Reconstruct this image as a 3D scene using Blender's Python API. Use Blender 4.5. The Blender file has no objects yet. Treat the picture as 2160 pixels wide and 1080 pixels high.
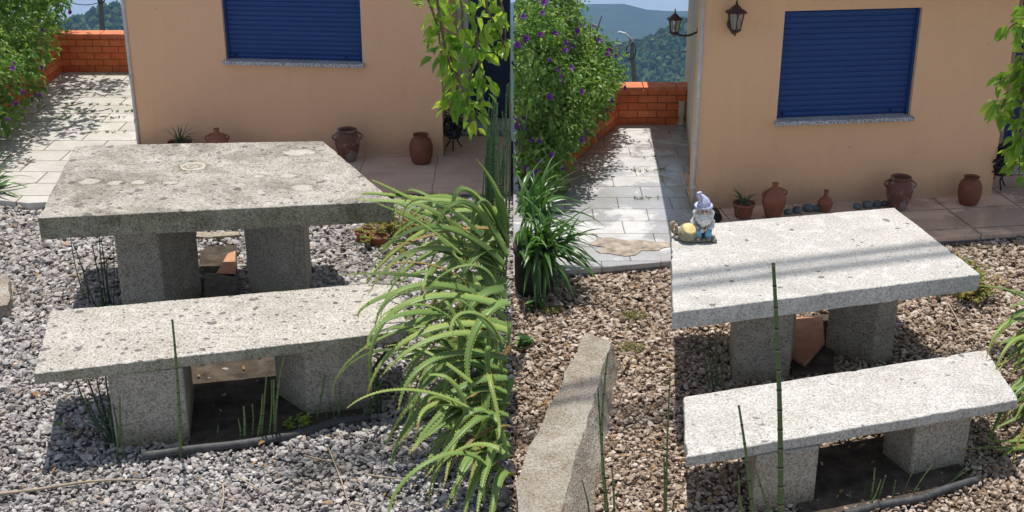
import bpy, math, random
import numpy as np
from mathutils import Vector, Matrix
random.seed(7); RS = np.random.RandomState(7)
S = bpy.context.scene; COL = S.collection
R = math.radians
# ------------------------------------------------------------ camera
F = 2700.0; PIT = R(22); CAMH = 3.0
cam = bpy.data.cameras.new('camera'); camo = bpy.data.objects.new('camera', cam); COL.objects.link(camo)
camo.location = (0, 0, CAMH); camo.rotation_euler = (R(90)-PIT, 0, 0)
cam.sensor_width = 36; cam.lens = 36*F/2160; cam.clip_end = 20000; cam.clip_start = .05
S.camera = camo
# ------------------------------------------------------------ sky and sun
SUNV = Vector((-.05, .30, 1)).normalized()          # towards the sun
el = math.asin(SUNV.z); az = math.atan2(SUNV.x, SUNV.y)
w = bpy.data.worlds.new('World'); S.world = w; w.use_nodes = True
nt = w.node_tree; nt.nodes.clear()
sky = nt.nodes.new('ShaderNodeTexSky'); sky.sky_type = 'NISHITA'; sky.sun_disc = False
sky.sun_elevation = el; sky.sun_rotation = az; sky.altitude = 300; sky.dust_density = 1.2
tc = nt.nodes.new('ShaderNodeTexCoord'); sp = nt.nodes.new('ShaderNodeSeparateXYZ'); mx = nt.nodes.new('ShaderNodeMath'); mx.operation = 'MAXIMUM'
mx.inputs[1].default_value = .1; cb = nt.nodes.new('ShaderNodeCombineXYZ')
bg = nt.nodes.new('ShaderNodeBackground'); bg.inputs[1].default_value = .098; wo = nt.nodes.new('ShaderNodeOutputWorld')
L = nt.links.new
L(tc.outputs['Generated'], sp.inputs[0]); L(sp.outputs[0], cb.inputs[0]); L(sp.outputs[1], cb.inputs[1]); L(sp.outputs[2], mx.inputs[0]); L(mx.outputs[0], cb.inputs[2])
L(cb.outputs[0], sky.inputs[0]); hs = nt.nodes.new('ShaderNodeHueSaturation'); hs.inputs['Saturation'].default_value = .7; L(sky.outputs[0], hs.inputs['Color']); L(hs.outputs[0], bg.inputs[0]); L(bg.outputs[0], wo.inputs[0])
sl = bpy.data.lights.new('sun', 'SUN'); sl.energy = 3.4; sl.angle = R(.5); sl.color = (1, .955, .89)
so = bpy.data.objects.new('sun', sl); COL.objects.link(so); so.rotation_euler = SUNV.to_track_quat('Z', 'Y').to_euler(); so.location = (0, 0, 30)
S.view_settings.view_transform = 'Standard'; S.view_settings.look = 'None'; S.view_settings.gamma = 1
S.view_settings.exposure = 0.5
S.render.engine = 'CYCLES'; S.render.resolution_x = 1024; S.render.resolution_y = 512
S.cycles.volume_bounces = 0; S.cycles.max_bounces = 8; S.cycles.transparent_max_bounces = 12

# ------------------------------------------------------------ measuring helpers
def ray(px, py):
    x = (px-1080)/F; y = (540-py)/F; c, s = math.cos(PIT), math.sin(PIT)
    return Vector((x, c+y*s, -s+y*c))
def at(px, py, z=0.0):                                # the point at height z
    d = ray(px, py); return Vector((0, 0, CAMH)) + d*((z-CAMH)/d.z)
def aty(px, py, Y):                                   # the point at distance Y
    d = ray(px, py); return Vector((0, 0, CAMH)) + d*(Y/d.y)
def onp(px, py, P0, n):
    d = ray(px, py); o = Vector((0, 0, CAMH)); return o + d*((P0-o).dot(n)/d.dot(n))
V = Vector
# ------------------------------------------------------------ mesh helpers
WL = {}
def tag(o, label=None, cat=None, group=None, kind=None):
    if label: o['label'] = label
    if cat: o['category'] = cat
    if group: o['group'] = group
    if kind: o['kind'] = kind
    return o
def thing(name, label, cat, loc, group=None):
    o = bpy.data.objects.new(name, None); COL.objects.link(o); o.location = loc; o.empty_display_size = .05
    WL[o.name] = V(loc); return tag(o, label, cat, group)
class MB:
    def __init__(s): s.v = []; s.f = []; s.sm = []
    def add(s, vs, fs, smooth=False):
        b = len(s.v); s.v += [tuple(p) for p in vs]; s.f += [tuple(i+b for i in f) for f in fs]; s.sm += [smooth]*len(fs); return s
    def box(s, c, size, rz=0, M=None):
        x, y, z = [q/2 for q in size]; c = V(c); m = Matrix.Rotation(rz, 3, 'Z') if M is None else M
        vs = [c+m@V((a*x, b*y, d*z)) for d in (-1, 1) for a, b in ((-1, -1), (1, -1), (1, 1), (-1, 1))]
        return s.add(vs, [(3, 2, 1, 0), (4, 5, 6, 7), (0, 1, 5, 4), (1, 2, 6, 5), (2, 3, 7, 6), (3, 0, 4, 7)])
    def prism(s, poly, z0, z1):
        n = len(poly)
        ar = sum(poly[i][0]*poly[(i+1) % n][1]-poly[(i+1) % n][0]*poly[i][1] for i in range(n))
        if ar < 0: poly = poly[::-1]
        vs = [(p[0], p[1], z0) for p in poly]+[(p[0], p[1], z1) for p in poly]
        return s.add(vs, [tuple(range(n))[::-1], tuple(range(n, 2*n))]+[(i, (i+1) % n, n+(i+1) % n, n+i) for i in range(n)])
    def tube(s, pts, rad, seg=8, cap=True, smooth=True):
        pts = [V(p) for p in pts]; n = len(pts)
        if not hasattr(rad, '__len__'): rad = [rad]*n
        vs = []; t0 = (pts[1]-pts[0]).normalized(); up = t0.orthogonal().normalized()
        for i, p in enumerate(pts):
            t = (pts[min(i+1, n-1)]-pts[max(i-1, 0)])
            t = t.normalized() if t.length > 1e-9 else t0
            up = (up-t*up.dot(t))
            up = up.normalized() if up.length > 1e-6 else t.orthogonal().normalized()
            b = t.cross(up)
            for k in range(seg):
                a = 2*math.pi*k/seg; vs.append(p+(up*math.cos(a)+b*math.sin(a))*rad[i])
        fs = [(i*seg+k, i*seg+(k+1) % seg, (i+1)*seg+(k+1) % seg, (i+1)*seg+k) for i in range(n-1) for k in range(seg)]
        s.add(vs, fs, smooth)
        if cap:
            b = len(s.v)-len(vs); s.f += [tuple(b+k for k in range(seg))[::-1], tuple(b+(n-1)*seg+k for k in range(seg))]; s.sm += [False]*2
        return s
    def lathe(s, prof, c=(0, 0, 0), seg=24, M=None, smooth=True, sx=1, sy=1):
        c = V(c); vs = []; n = len(prof)
        for r, z in prof:
            for k in range(seg):
                a = 2*math.pi*(k+.5)/seg; q = V((r*math.cos(a)*sx, r*math.sin(a)*sy, z))
                vs.append(c+(M@q if M is not None else q))
        fs = [(i*seg+k, i*seg+(k+1) % seg, (i+1)*seg+(k+1) % seg, (i+1)*seg+k) for i in range(n-1) for k in range(seg)]
        s.add(vs, fs, smooth)
        b = len(s.v)-len(vs)
        if prof[0][0] > 1e-5: s.f.append(tuple(b+k for k in range(seg))[::-1]); s.sm.append(False)
        if prof[-1][0] > 1e-5: s.f.append(tuple(b+(n-1)*seg+k for k in range(seg))); s.sm.append(False)
        return s
    def ell(s, c, r, seg=14, M=None, jit=0):
        if not hasattr(r, '__len__'): r = (r, r, r)
        c = V(c); vs = []; rows = max(5, seg//2+1)
        for i in range(rows+1):
            th = math.pi*i/rows
            for k in range(seg):
                a = 2*math.pi*k/seg; j = 1+random.uniform(-jit, jit)
                q = V((r[0]*math.sin(th)*math.cos(a)*j, r[1]*math.sin(th)*math.sin(a)*j, -r[2]*math.cos(th)*j))
                vs.append(c+(M@q if M is not None else q))
        fs = [(i*seg+k, i*seg+(k+1) % seg, (i+1)*seg+(k+1) % seg, (i+1)*seg+k) for i in range(rows) for k in range(seg)]
        return s.add(vs, fs, True)
    def build(s, name, mat, parent=None, loc=None, bevel=0, bseg=2, merge=False):
        me = bpy.data.meshes.new(name)
        off = WL[parent.name] if parent is not None else (V(loc) if loc is not None else V((0, 0, 0)))
        me.from_pydata([(a-off.x, b-off.y, c-off.z) for a, b, c in s.v], [], s.f)
        me.polygons.foreach_set('use_smooth', s.sm)
        if merge:
            import bmesh
            bm = bmesh.new(); bm.from_mesh(me); bmesh.ops.remove_doubles(bm, verts=bm.verts, dist=1e-5); bm.to_mesh(me); bm.free()
        me.materials.append(mat); me.update()
        o = bpy.data.objects.new(name, me); COL.objects.link(o)
        if parent is not None: o.parent = parent
        elif loc is not None: o.location = off
        WL[o.name] = off
        if bevel:
            m = o.modifiers.new('bevel', 'BEVEL'); m.width = bevel; m.segments = bseg; m.limit_method = 'ANGLE'; m.angle_limit = R(35)
        return o
def npmesh(name, verts, faces, rnd, mat, parent=None, loc=None, smooth=False):
    """verts (N,3) faces (M,k) arrays; rnd per vertex"""
    me = bpy.data.meshes.new(name); k = faces.shape[1]
    off = WL[parent.name] if parent is not None else (V(loc) if loc is not None else V((0, 0, 0)))
    vv = (verts-np.array(off[:])).astype(np.float32)
    me.vertices.add(len(vv)); me.vertices.foreach_set('co', vv.ravel())
    me.loops.add(faces.size); me.loops.foreach_set('vertex_index', faces.astype(np.int32).ravel())
    me.polygons.add(len(faces)); me.polygons.foreach_set('loop_start', np.arange(0, faces.size, k, dtype=np.int32))
    me.polygons.foreach_set('use_smooth', np.full(len(faces), smooth))
    me.update(calc_edges=True)
    if rnd is not None:
        a = me.attributes.new('rnd', 'FLOAT', 'POINT'); a.data.foreach_set('value', rnd.astype(np.float32))
    me.materials.append(mat)
    o = bpy.data.objects.new(name, me); COL.objects.link(o)
    if parent is not None: o.parent = parent
    elif loc is not None: o.location = off
    WL[o.name] = off
    return o
def copy_tree(o, loc, rz=0, scale=None, label=None, parent=None):
    c = o.copy(); COL.objects.link(c)
    if parent is None:
        c.location = loc; c.rotation_euler[2] = rz
        if scale: c.scale = scale if hasattr(scale, '__len__') else (scale,)*3
        if label: c['label'] = label
    else: c.parent = parent
    for ch in list(o.children): copy_tree(ch, None, parent=c)
    return c
# ------------------------------------------------------------ materials
def sr(r, g, b):
    f = lambda u: (u/255/12.92) if u/255 <= .04045 else ((u/255+.055)/1.055)**2.4
    return (f(r), f(g), f(b), 1)
class MT:
    def __init__(s, name, rough=.8, spec=.3):
        s.m = bpy.data.materials.new(name); s.m.use_nodes = True; s.t = s.m.node_tree; s.n = s.t.nodes
        s.b = s.n['Principled BSDF']; s.b.inputs['Roughness'].default_value = rough
        s.b.inputs['Specular IOR Level'].default_value = spec; s.co = s.n.new('ShaderNodeTexCoord').outputs['Object']
    def l(s, a, b): s.t.links.new(a, b); return s
    def noise(s, scale, detail=4, rough=.6, vec=None, dist=0, out='Fac'):
        n = s.n.new('ShaderNodeTexNoise'); n.inputs['Scale'].default_value = scale; n.inputs['Detail'].default_value = detail
        n.inputs['Roughness'].default_value = rough; n.inputs['Distortion'].default_value = dist
        s.l(vec if vec is not None else s.co, n.inputs['Vector']); return n.outputs[out]
    def vor(s, scale, feature='F1', out='Distance', vec=None, rnd=1, dim='3D'):
        n = s.n.new('ShaderNodeTexVoronoi'); n.feature = feature; n.voronoi_dimensions = dim; n.inputs['Scale'].default_value = scale; n.inputs['Randomness'].default_value = rnd
        s.l(vec if vec is not None else s.co, n.inputs['Vector']); return n.outputs[out]
    def ramp(s, fac, stops, interp='LINEAR'):
        n = s.n.new('ShaderNodeValToRGB'); e = n.color_ramp.elements; n.color_ramp.interpolation = interp
        while len(e) < len(stops): e.new(.5)
        for i, (p, c) in enumerate(stops):
            e[i].position = p; e[i].color = c if hasattr(c, '__len__') else (c, c, c, 1)
        s.l(fac, n.inputs[0]); return n.outputs[0]
    def mix(s, fac, a, b, mode='MIX'):
        n = s.n.new('ShaderNodeMix'); n.data_type = 'RGBA'; n.blend_type = mode
        for sock, v in ((n.inputs[0], fac), (n.inputs[6], a), (n.inputs[7], b)):
            if isinstance(v, (int, float)): sock.default_value = v if sock.type == 'VALUE' else (v, v, v, 1)
            elif isinstance(v, tuple): sock.default_value = v
            else: s.l(v, sock)
        return n.outputs[2]
    def math(s, op, a, b=0):
        n = s.n.new('ShaderNodeMath'); n.operation = op
        for sock, v in ((n.inputs[0], a), (n.inputs[1], b)):
            if isinstance(v, (int, float)): sock.default_value = v
            else: s.l(v, sock)
        return n.outputs[0]
    def attr(s, nm='rnd'):
        n = s.n.new('ShaderNodeAttribute'); n.attribute_name = nm; return n.outputs['Fac']
    def rot(s, scale=(1, 1, 1), swap=None, rz=0, loc=(0, 0, 0)):
        v = s.co
        if swap:
            a = s.n.new('ShaderNodeSeparateXYZ'); b = s.n.new('ShaderNodeCombineXYZ'); s.l(v, a.inputs[0])
            for i, k in enumerate(swap): s.l(a.outputs[k], b.inputs[i])
            v = b.outputs[0]
        m = s.n.new('ShaderNodeMapping'); m.inputs['Scale'].default_value = scale; m.inputs['Rotation'].default_value = (0, 0, rz); m.inputs['Location'].default_value = loc
        s.l(v, m.inputs[0]); return m.outputs[0]
    def col(s, c):
        if isinstance(c, tuple): s.b.inputs['Base Color'].default_value = c
        else: s.l(c, s.b.inputs['Base Color'])
        return s
    def bump(s, h, dist=.01, strength=1, prev=None):
        n = s.n.new('ShaderNodeBump'); n.inputs['Distance'].default_value = dist; n.inputs['Strength'].default_value = strength
        s.l(h, n.inputs['Height'])
        if prev is not None: s.l(prev, n.inputs['Normal'])
        s.l(n.outputs[0], s.b.inputs['Normal']); return n.outputs[0]
    def rough(s, r): s.l(r, s.b.inputs['Roughness']); return s
def leafmat(name, c1, c2, c3, trans=.3, rough=.45, spec=.4):
    m = MT(name, rough, spec); a = m.attr(); c = m.ramp(a, [(0, c1), (.5, c2), (1, c3)])
    c = m.mix(.5, c, m.mix(m.noise(30, 2), c, c2, 'MIX')); m.col(c)
    t = m.n.new('ShaderNodeBsdfTranslucent'); ms = m.n.new('ShaderNodeMixShader'); ms.inputs[0].default_value = trans
    br = m.mix(1.0, c, (1.5, 1.6, .7, 1), 'MULTIPLY'); m.l(br, t.inputs[0])
    out = m.n['Material Output']; m.l(m.b.outputs[0], ms.inputs[1]); m.l(t.outputs[0], ms.inputs[2]); m.l(ms.outputs[0], out.inputs[0])
    return m.m
def plain(name, c, rough=.7, spec=.3, nscale=20, var=.25, bump=.001, metal=0):
    m = MT(name, rough, spec); n = m.noise(nscale, 5)
    m.col(m.mix(m.ramp(n, [(.3, 0.), (.7, 1.)]), tuple(x*(1-var) for x in c[:3])+(1,), tuple(min(1, x*(1+var)) for x in c[:3])+(1,)))
    m.b.inputs['Metallic'].default_value = metal
    if bump: m.bump(n, bump*3)
    return m.m
def granite(name, base, dark, light, lich=0, moss=0, lc=(.09, .09, .085, 1), stains=(), mott=.85):
    m = MT(name, .85, .25)
    g = m.noise(95, 3, .7); c = m.ramp(g, [(.33, dark), (.47, base), (.62, light)])
    v = m.vor(60); c = m.mix(m.ramp(v, [(.05, 1.), (.2, 0.)]), c, m.mix(.75, c, dark))
    big = m.noise(3.2, 5, .65, dist=.4)
    c = m.mix(m.ramp(big, [(.4, 0.), (.68, .55)]), c, m.mix(1.0, c, (.66, .66, .62, 1), 'MULTIPLY'))
    if lich:
        vv = m.n.new('ShaderNodeMapping'); m.l(m.co, vv.inputs[0])
        nz = m.noise(14, 3, out='Color'); wv = m.mix(.06, vv.outputs[0], nz)
        gl_ = m.n.new('ShaderNodeNewGeometry'); sl_ = m.n.new('ShaderNodeSeparateXYZ'); m.l(gl_.outputs['True Normal'], sl_.inputs[0]); topf = m.math('GREATER_THAN', sl_.outputs[2], .6)
        for sc, th in ((8, .2), (15, .22), (29, .2)):
            d = m.vor(sc, vec=wv, dim='2D'); gate = m.vor(sc, out='Color', vec=wv, dim='2D')
            sepn = m.n.new('ShaderNodeSeparateColor'); m.l(gate, sepn.inputs[0])
            ok = m.math('LESS_THAN', sepn.outputs[0], lich)
            sz = m.math('MULTIPLY', sepn.outputs[1], th)
            spot = m.math('MULTIPLY', m.math('MULTIPLY', m.math('LESS_THAN', d, sz), ok), topf)
            c = m.mix(m.math('MULTIPLY', spot, .8), c, m.mix(.4, lc, m.ramp(m.noise(40), [(0, lc), (1, (.2, .2, .18, 1))])))
        pale = m.vor(26, out='Color'); s2 = m.n.new('ShaderNodeSeparateColor'); m.l(pale, s2.inputs[0])
        c = m.mix(m.math('MULTIPLY', m.ramp(m.noise(18, 4), [(.55, 0.), (.62, 1.)]), .45), c, light)
    if moss:                                          # moss and grime grown on the upright faces
        g_ = m.n.new('ShaderNodeNewGeometry'); sz_ = m.n.new('ShaderNodeSeparateXYZ'); m.l(g_.outputs['True Normal'], sz_.inputs[0])
        k = m.math('MULTIPLY', m.ramp(sz_.outputs[2], [(.3, 1.), (.7, 0.)]), m.ramp(m.noise(7, 5, .7), [(.3, .35), (.6, moss)]))
        c = m.mix(k, c, m.mix(1.0, c, (.62, .62, .45, 1), 'MULTIPLY'))
        k2 = m.ramp(m.noise(2.1, 6, .75, dist=.8), [(.44, 0.), (.6, mott)]); c = m.mix(k2, c, m.mix(1.0, c, (.55, .54, .51, 1), 'MULTIPLY'))
    for (sx_, sy_, ra, rb, kind) in stains:
        mp = m.n.new('ShaderNodeMapping'); mp.vector_type = 'TEXTURE'; mp.inputs['Location'].default_value = (sx_, sy_, 0); mp.inputs['Scale'].default_value = (ra, rb, 50)
        wob = m.n.new('ShaderNodeVectorMath'); wob.operation = 'MULTIPLY_ADD'; m.l(m.noise(24, 3, out='Color'), wob.inputs[0]); wob.inputs[1].default_value = (.06, .06, 0); m.l(m.co, wob.inputs[2])
        m.l(wob.outputs[0], mp.inputs[0]); le = m.n.new('ShaderNodeVectorMath'); le.operation = 'LENGTH'; m.l(mp.outputs[0], le.inputs[0]); d = m.math('MULTIPLY', le.outputs['Value'], .5)
        sp_ = m.noise(55, 4)
        if kind: 
            c = m.mix(m.ramp(d, [(.2, .75), (.42, .6), (.5, 0.)]), c, m.mix(m.ramp(sp_, [(.42, 0.), (.58, 1.)]), (.2, .16, .11, 1), (.5, .44, .36, 1)))
            c = m.mix(m.ramp(d, [(.36, 0.), (.42, .8), (.47, .8), (.52, 0.)]), c, light)
        else: c = m.mix(m.ramp(d, [(.2, .5), (.4, .42), (.52, 0.)]), c, m.mix(.5, light, (.56, .5, .41, 1)))
        c = m.mix(m.ramp(d, [(.47, 0.), (.53, .6), (.62, .3), (.9, 0.)]), c, m.mix(1.0, c, (.5, .45, .34, 1), 'MULTIPLY'))
    m.col(c)
    h = m.math('ADD', m.math('MULTIPLY', m.noise(140, 3), .5), m.ramp(m.vor(75), [(0, 0.), (.25, 1.)]))
    m.bump(h, .004, .55); return m
C = sr
m_stoneL = granite('old_granite', (.36, .33, .28, 1), (.16, .145, .12, 1), (.55, .51, .45, 1), lich=.6, moss=.8)
m_seatL = granite('old_bench_granite', (.42, .385, .33, 1), (.2, .18, .15, 1), (.62, .58, .52, 1), lich=.55, moss=.7, mott=.2, lc=(.07, .07, .07, 1))
m_stoneR = granite('washed_granite', (.47, .445, .405, 1), (.27, .255, .23, 1), (.64, .62, .58, 1), lich=.1)
m_leg = granite('leg_granite', (.37, .33, .27, 1), (.15, .13, .105, 1), (.52, .47, .4, 1), lich=.1)
zf = m_leg.n.new('ShaderNodeSeparateXYZ'); m_leg.l(m_leg.co, zf.inputs[0]); lk = m_leg.b.inputs['Base Color'].links[0].from_socket
ft_ = m_leg.ramp(m_leg.math('ADD', zf.outputs[2], m_leg.math('MULTIPLY', m_leg.noise(8, 5, .7), .22)), [(.1, .85), (.24, 0.)])
m_leg.col(m_leg.mix(ft_, lk, m_leg.mix(1.0, lk, (.5, .47, .33, 1), 'MULTIPLY')))
m_block = granite('rough_block_granite', (.42, .38, .33, 1), (.24, .21, .18, 1), (.57, .53, .47, 1), lich=0)
lk = m_block.b.inputs['Base Color'].links[0].from_socket; m_block.col(m_block.mix(m_block.ramp(m_block.noise(4.5, 7, .75, dist=.6), [(.42, 0.), (.62, 1.)]), lk, m_block.mix(1.0, lk, (.78, .71, .62, 1), 'MULTIPLY')))
m_block.bump(m_block.math('ADD', m_block.noise(22, 6, .7), m_block.math('MULTIPLY', m_block.noise(90, 3), .4)), .03, .8)
m_sill = granite('sill_granite', (.4, .4, .42, 1), (.1, .1, .12, 1), (.75, .75, .78, 1)).m
def stucco(name, c):
    m = MT(name, .92, .15); big = m.noise(1.3, 5, .6); n = m.noise(160, 2)
    cc = m.mix(m.ramp(big, [(.3, 0.), (.7, 1.)]), tuple(x*.93 for x in c[:3])+(1,), c)
    sk_ = m.noise(2.2, 6, .7, vec=m.rot(scale=(5, 5, .7)))
    cc = m.mix(m.ramp(sk_, [(.52, 0.), (.8, .4)]), cc, tuple(x*.8 for x in c[:3])+(1,))
    cc = m.mix(m.ramp(m.noise(7, 6, .7), [(.58, 0.), (.72, .4)]), cc, tuple(x*.8 for x in c[:3])+(1,))
    dt = m.vor(5.5); cc = m.mix(m.ramp(dt, [(.015, .8), (.03, 0.)]), cc, (.2, .13, .09, 1))
    z = m.n.new('ShaderNodeSeparateXYZ'); m.l(m.co, z.inputs[0])
    low = m.ramp(m.math('ADD', z.outputs[2], m.math('MULTIPLY', m.noise(9, 5), .16)), [(.12, 1.), (.26, 0.)])
    cc = m.mix(m.math('MULTIPLY', low, .45), cc, (.33, .24, .17, 1))       # browner, darker band at the foot of the wall
    m.col(cc); m.bump(m.math('ADD', n, m.math('MULTIPLY', m.noise(11, 5, .7), 1.6)), .003, .6); return m.m
m_wallL = stucco('peach_render', (.9, .55, .33, 1)); m_wallR = stucco('ochre_render', (.9, .56, .325, 1))
m_side = stucco('cream_render', (.72, .62, .5, 1))
def brick(name, sw=(0, 2, 1)):
    m = MT(name, .7, .3); v = m.rot(swap=sw)
    w1 = m.mix(.012, v, m.noise(18, 2, out='Color'))
    b = m.n.new('ShaderNodeTexBrick'); m.l(w1, b.inputs['Vector']); b.inputs['Scale'].default_value = 1
    b.inputs['Brick Width'].default_value = .155; b.inputs['Row Height'].default_value = .062; b.inputs['Mortar Size'].default_value = .0035; b.inputs['Mortar Smooth'].default_value = .4
    b.inputs['Color1'].default_value = (.74, .17, .055, 1); b.inputs['Color2'].default_value = (.85, .27, .1, 1); b.inputs['Mortar'].default_value = (.24, .06, .03, 1)
    c = m.mix(m.ramp(m.noise(9, 5), [(.35, 0.), (.7, .7)]), b.outputs[0], m.mix(1.0, b.outputs[0], (.62, .55, .5, 1), 'MULTIPLY'))
    m.col(c); h = m.math('SUBTRACT', m.math('MULTIPLY', m.noise(60), .3), b.outputs['Fac']); m.bump(h, .008, .8); return m.m
m_brick = brick('painted_brick')
m_cope = plain('brick_coping', (.62, .2, .1, 1), .8, .2, 15)
def paving(name, c1, c2, mort, bw, rh, wet=0, off=.5, ms=.006, rz=0, bumpd=.006):
    m = MT(name, .75, .4); v = m.rot(rz=rz); v = m.mix(.01, v, m.noise(9, 3, out='Color'))
    b = m.n.new('ShaderNodeTexBrick'); m.l(v, b.inputs['Vector']); b.inputs['Scale'].default_value = 1; b.offset = off
    b.inputs['Brick Width'].default_value = bw; b.inputs['Row Height'].default_value = rh; b.inputs['Mortar Size'].default_value = ms; b.inputs['Mortar Smooth'].default_value = .3
    b.inputs['Color1'].default_value = c1; b.inputs['Color2'].default_value = c2; b.inputs['Mortar'].default_value = mort; b.inputs['Bias'].default_value = 0
    c = m.mix(m.ramp(m.noise(5, 7, .7), [(.4, 0.), (.75, .6)]), b.outputs[0], m.mix(1.0, b.outputs[0], (.6, .55, .48, 1), 'MULTIPLY'))
    c = m.mix(m.ramp(m.noise(70, 4), [(.45, 0.), (.8, .5)]), c, m.mix(1.0, c, (.6, .58, .55, 1), 'MULTIPLY'))
    if wet:
        wn = m.ramp(m.noise(1.6, 5, .7), [(.5-wet*.2, 0.), (.56-wet*.2, 1.)])
        c = m.mix(wn, c, m.mix(1.0, c, (.74, .74, .76, 1), 'MULTIPLY'))
        m.rough(m.ramp(wn, [(0, .7), (1, .12)])); m.b.inputs['Specular IOR Level'].default_value = .5
    m.col(c); h = m.math('SUBTRACT', m.math('MULTIPLY', m.noise(35, 5), .35), b.outputs['Fac']); m.bump(h, bumpd, .7); return m.m
m_paveL = paving('grey_slabs', (.49, .465, .43, 1), (.58, .555, .52, 1), (.2, .15, .1, 1), .42, .26)
m_paveR = paving('wet_grey_slabs', (.55, .55, .55, 1), (.63, .625, .62, 1), (.28, .24, .2, 1), .36, .23, wet=.35, ms=.004)
m_tileL = paving('pinkish_tiles', (.66, .47, .37, 1), (.72, .53, .42, 1), (.45, .35, .28, 1), .55, .4, off=0, ms=.006)
m_tileR = paving('beige_tiles', (.8, .58, .42, 1), (.85, .64, .48, 1), (.4, .3, .22, 1), .5, .36, wet=.25, off=0, ms=.008, rz=R(-8))
m_kerb = plain('dark_concrete', (.16, .15, .135, 1), .95, .1, 25, .5, .004)
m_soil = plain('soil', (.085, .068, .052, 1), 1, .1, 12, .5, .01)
m_base = plain('footing_and_sunlit_ground', (.33, .28, .22, 1), .95, .15, 25, .35, .004)  # pale tone shared by the footing and the painted sun strip
def gravmat(name, stops):
    m = MT(name, .85, .3); a = m.attr(); c = m.ramp(a, stops); n = m.noise(120, 4); big = m.noise(1.7, 6, .7); c = m.mix(m.ramp(big, [(.42, 0.), (.68, .8)]), c, m.mix(1.0, c, (.62, .58, .5, 1), 'MULTIPLY'))
    m.col(m.mix(m.ramp(n, [(.4, 0.), (.75, .6)]), c, m.mix(1.0, c, (.62, .6, .57, 1), 'MULTIPLY'))); m.bump(n, .003, .5); return m.m
m_gravL = gravmat('grey_gravel', [(0, (.24, .22, .215, 1)), (.3, (.38, .355, .345, 1)), (.7, (.5, .475, .46, 1)), (.94, (.66, .63, .6, 1)), (1, (.42, .31, .23, 1))])
m_gravR = gravmat('beige_gravel', [(0, (.2, .135, .1, 1)), (.25, (.36, .27, .2, 1)), (.6, (.51, .41, .33, 1)), (.93, (.7, .62, .54, 1)), (1, (.33, .21, .1, 1))])
m_shut = MT('blue_shutter', .5, .35); m_shut.col(m_shut.mix(m_shut.noise(4, 5), (.013, .047, .19, 1), (.02, .068, .235, 1))); m_shut = m_shut.m
m_door = plain('blue_door_paint', (.02, .04, .13, 1), .45, .4, 6, .2, 0)
m_white = plain('white_paint', (.72, .72, .72, 1), .5, .3, 8, .06, 0)
m_pipe = plain('grey_pvc', (.6, .58, .56, 1), .5, .3, 20, .15, 0)
def terra(name, c, glaze=0):
    m = MT(name, .6, .35); n = m.noise(14, 6, .7); cc = m.mix(m.ramp(n, [(.35, 0.), (.7, 1.)]), tuple(x*.65 for x in c[:3])+(1,), c)
    if glaze: cc = m.mix(m.ramp(m.noise(7, 5, .7), [(.5, 0.), (.55, glaze)]), cc, (.33, .3, .28, 1))
    m.col(cc); m.bump(n, .004, .6); return m.m
m_terra = terra('terracotta', (.38, .14, .08, 1)); m_terraD = terra('dark_terracotta', (.22, .095, .065, 1), .65); m_terraB = terra('brown_terracotta', (.27, .095, .05, 1))
m_tile = terra('terracotta_tile', (.6, .3, .17, 1))
m_darkin = plain('pot_inside', (.03, .02, .018, 1), .9, .1)
m_black = plain('black_plastic', (.02, .02, .021, 1), .45, .4, 20, .3, 0)
m_pot2 = plain('dark_mossy_pot', (.045, .04, .032, 1), .9, .2, 14, .6, .004)
m_hose = plain('dusty_hose', (.07, .07, .07, 1), .6, .3, 30, .4, 0)
m_iron = plain('brown_iron', (.07, .028, .022, 1), .5, .4, 40, .35, .0006)
m_wood = plain('weathered_wood', (.17, .15, .13, 1), .9, .1, 20, .4, .002)
m_twig = plain('dry_twig', (.4, .32, .23, 1), .9, .1, 20, .3, 0)
m_bark = plain('bark', (.2, .13, .1, 1), .9, .1, 30, .4, .002)
m_glass = MT('lantern_glass', .25, .5); m_glass.col((.6, .57, .5, 1)); m_glass.b.inputs['Transmission Weight'].default_value = .7; m_glass = m_glass.m
m_brass = plain('brass', (.5, .35, .12, 1), .35, .5, 20, .2, 0, metal=1)
m_bush = leafmat('bush_leaves', (.045, .1, .025, 1), (.14, .26, .06, 1), (.42, .52, .18, 1), .42)
m_cherry = leafmat('cherry_leaves', (.09, .19, .025, 1), (.22, .36, .05, 1), (.46, .52, .09, 1), .48, .35, .5)
m_agap = leafmat('strap_leaves', (.025, .07, .015, 1), (.06, .15, .028, 1), (.15, .28, .06, 1), .2, .35, .5)
m_aloe = leafmat('aloe_skin', (.09, .18, .045, 1), (.2, .32, .08, 1), (.4, .45, .12, 1), .18, .42, .4)
for n__ in m_aloe.node_tree.nodes:
    if n__.type == 'VALTORGB':
        e_ = n__.color_ramp.elements; e_[2].position = .87; x_ = e_.new(1.0); x_.color = (.34, .16, .07, 1)
m_aloeE = leafmat('aloe_margin', (.4, .45, .1, 1), (.45, .48, .12, 1), (.5, .5, .15, 1), .15, .5, .3)
m_succ = leafmat('succulent', (.1, .17, .03, 1), (.26, .3, .06, 1), (.42, .16, .07, 1), .25)
m_lime = leafmat('lime_leaves', (.2, .32, .04, 1), (.32, .42, .06, 1), (.42, .5, .1, 1), .3)
m_spider = leafmat('spider_leaves', (.06, .1, .05, 1), (.1, .16, .09, 1), (.18, .25, .14, 1), .2)
m_flower = leafmat('purple_petals', (.12, .02, .28, 1), (.2, .03, .4, 1), (.34, .06, .52, 1), .3)
m_moss = leafmat('moss', (.13, .13, .03, 1), (.2, .2, .05, 1), (.3, .27, .08, 1), .1)
m_dry = leafmat('dead_leaf', (.3, .16, .06, 1), (.35, .2, .08, 1), (.4, .25, .1, 1), .2)
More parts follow.
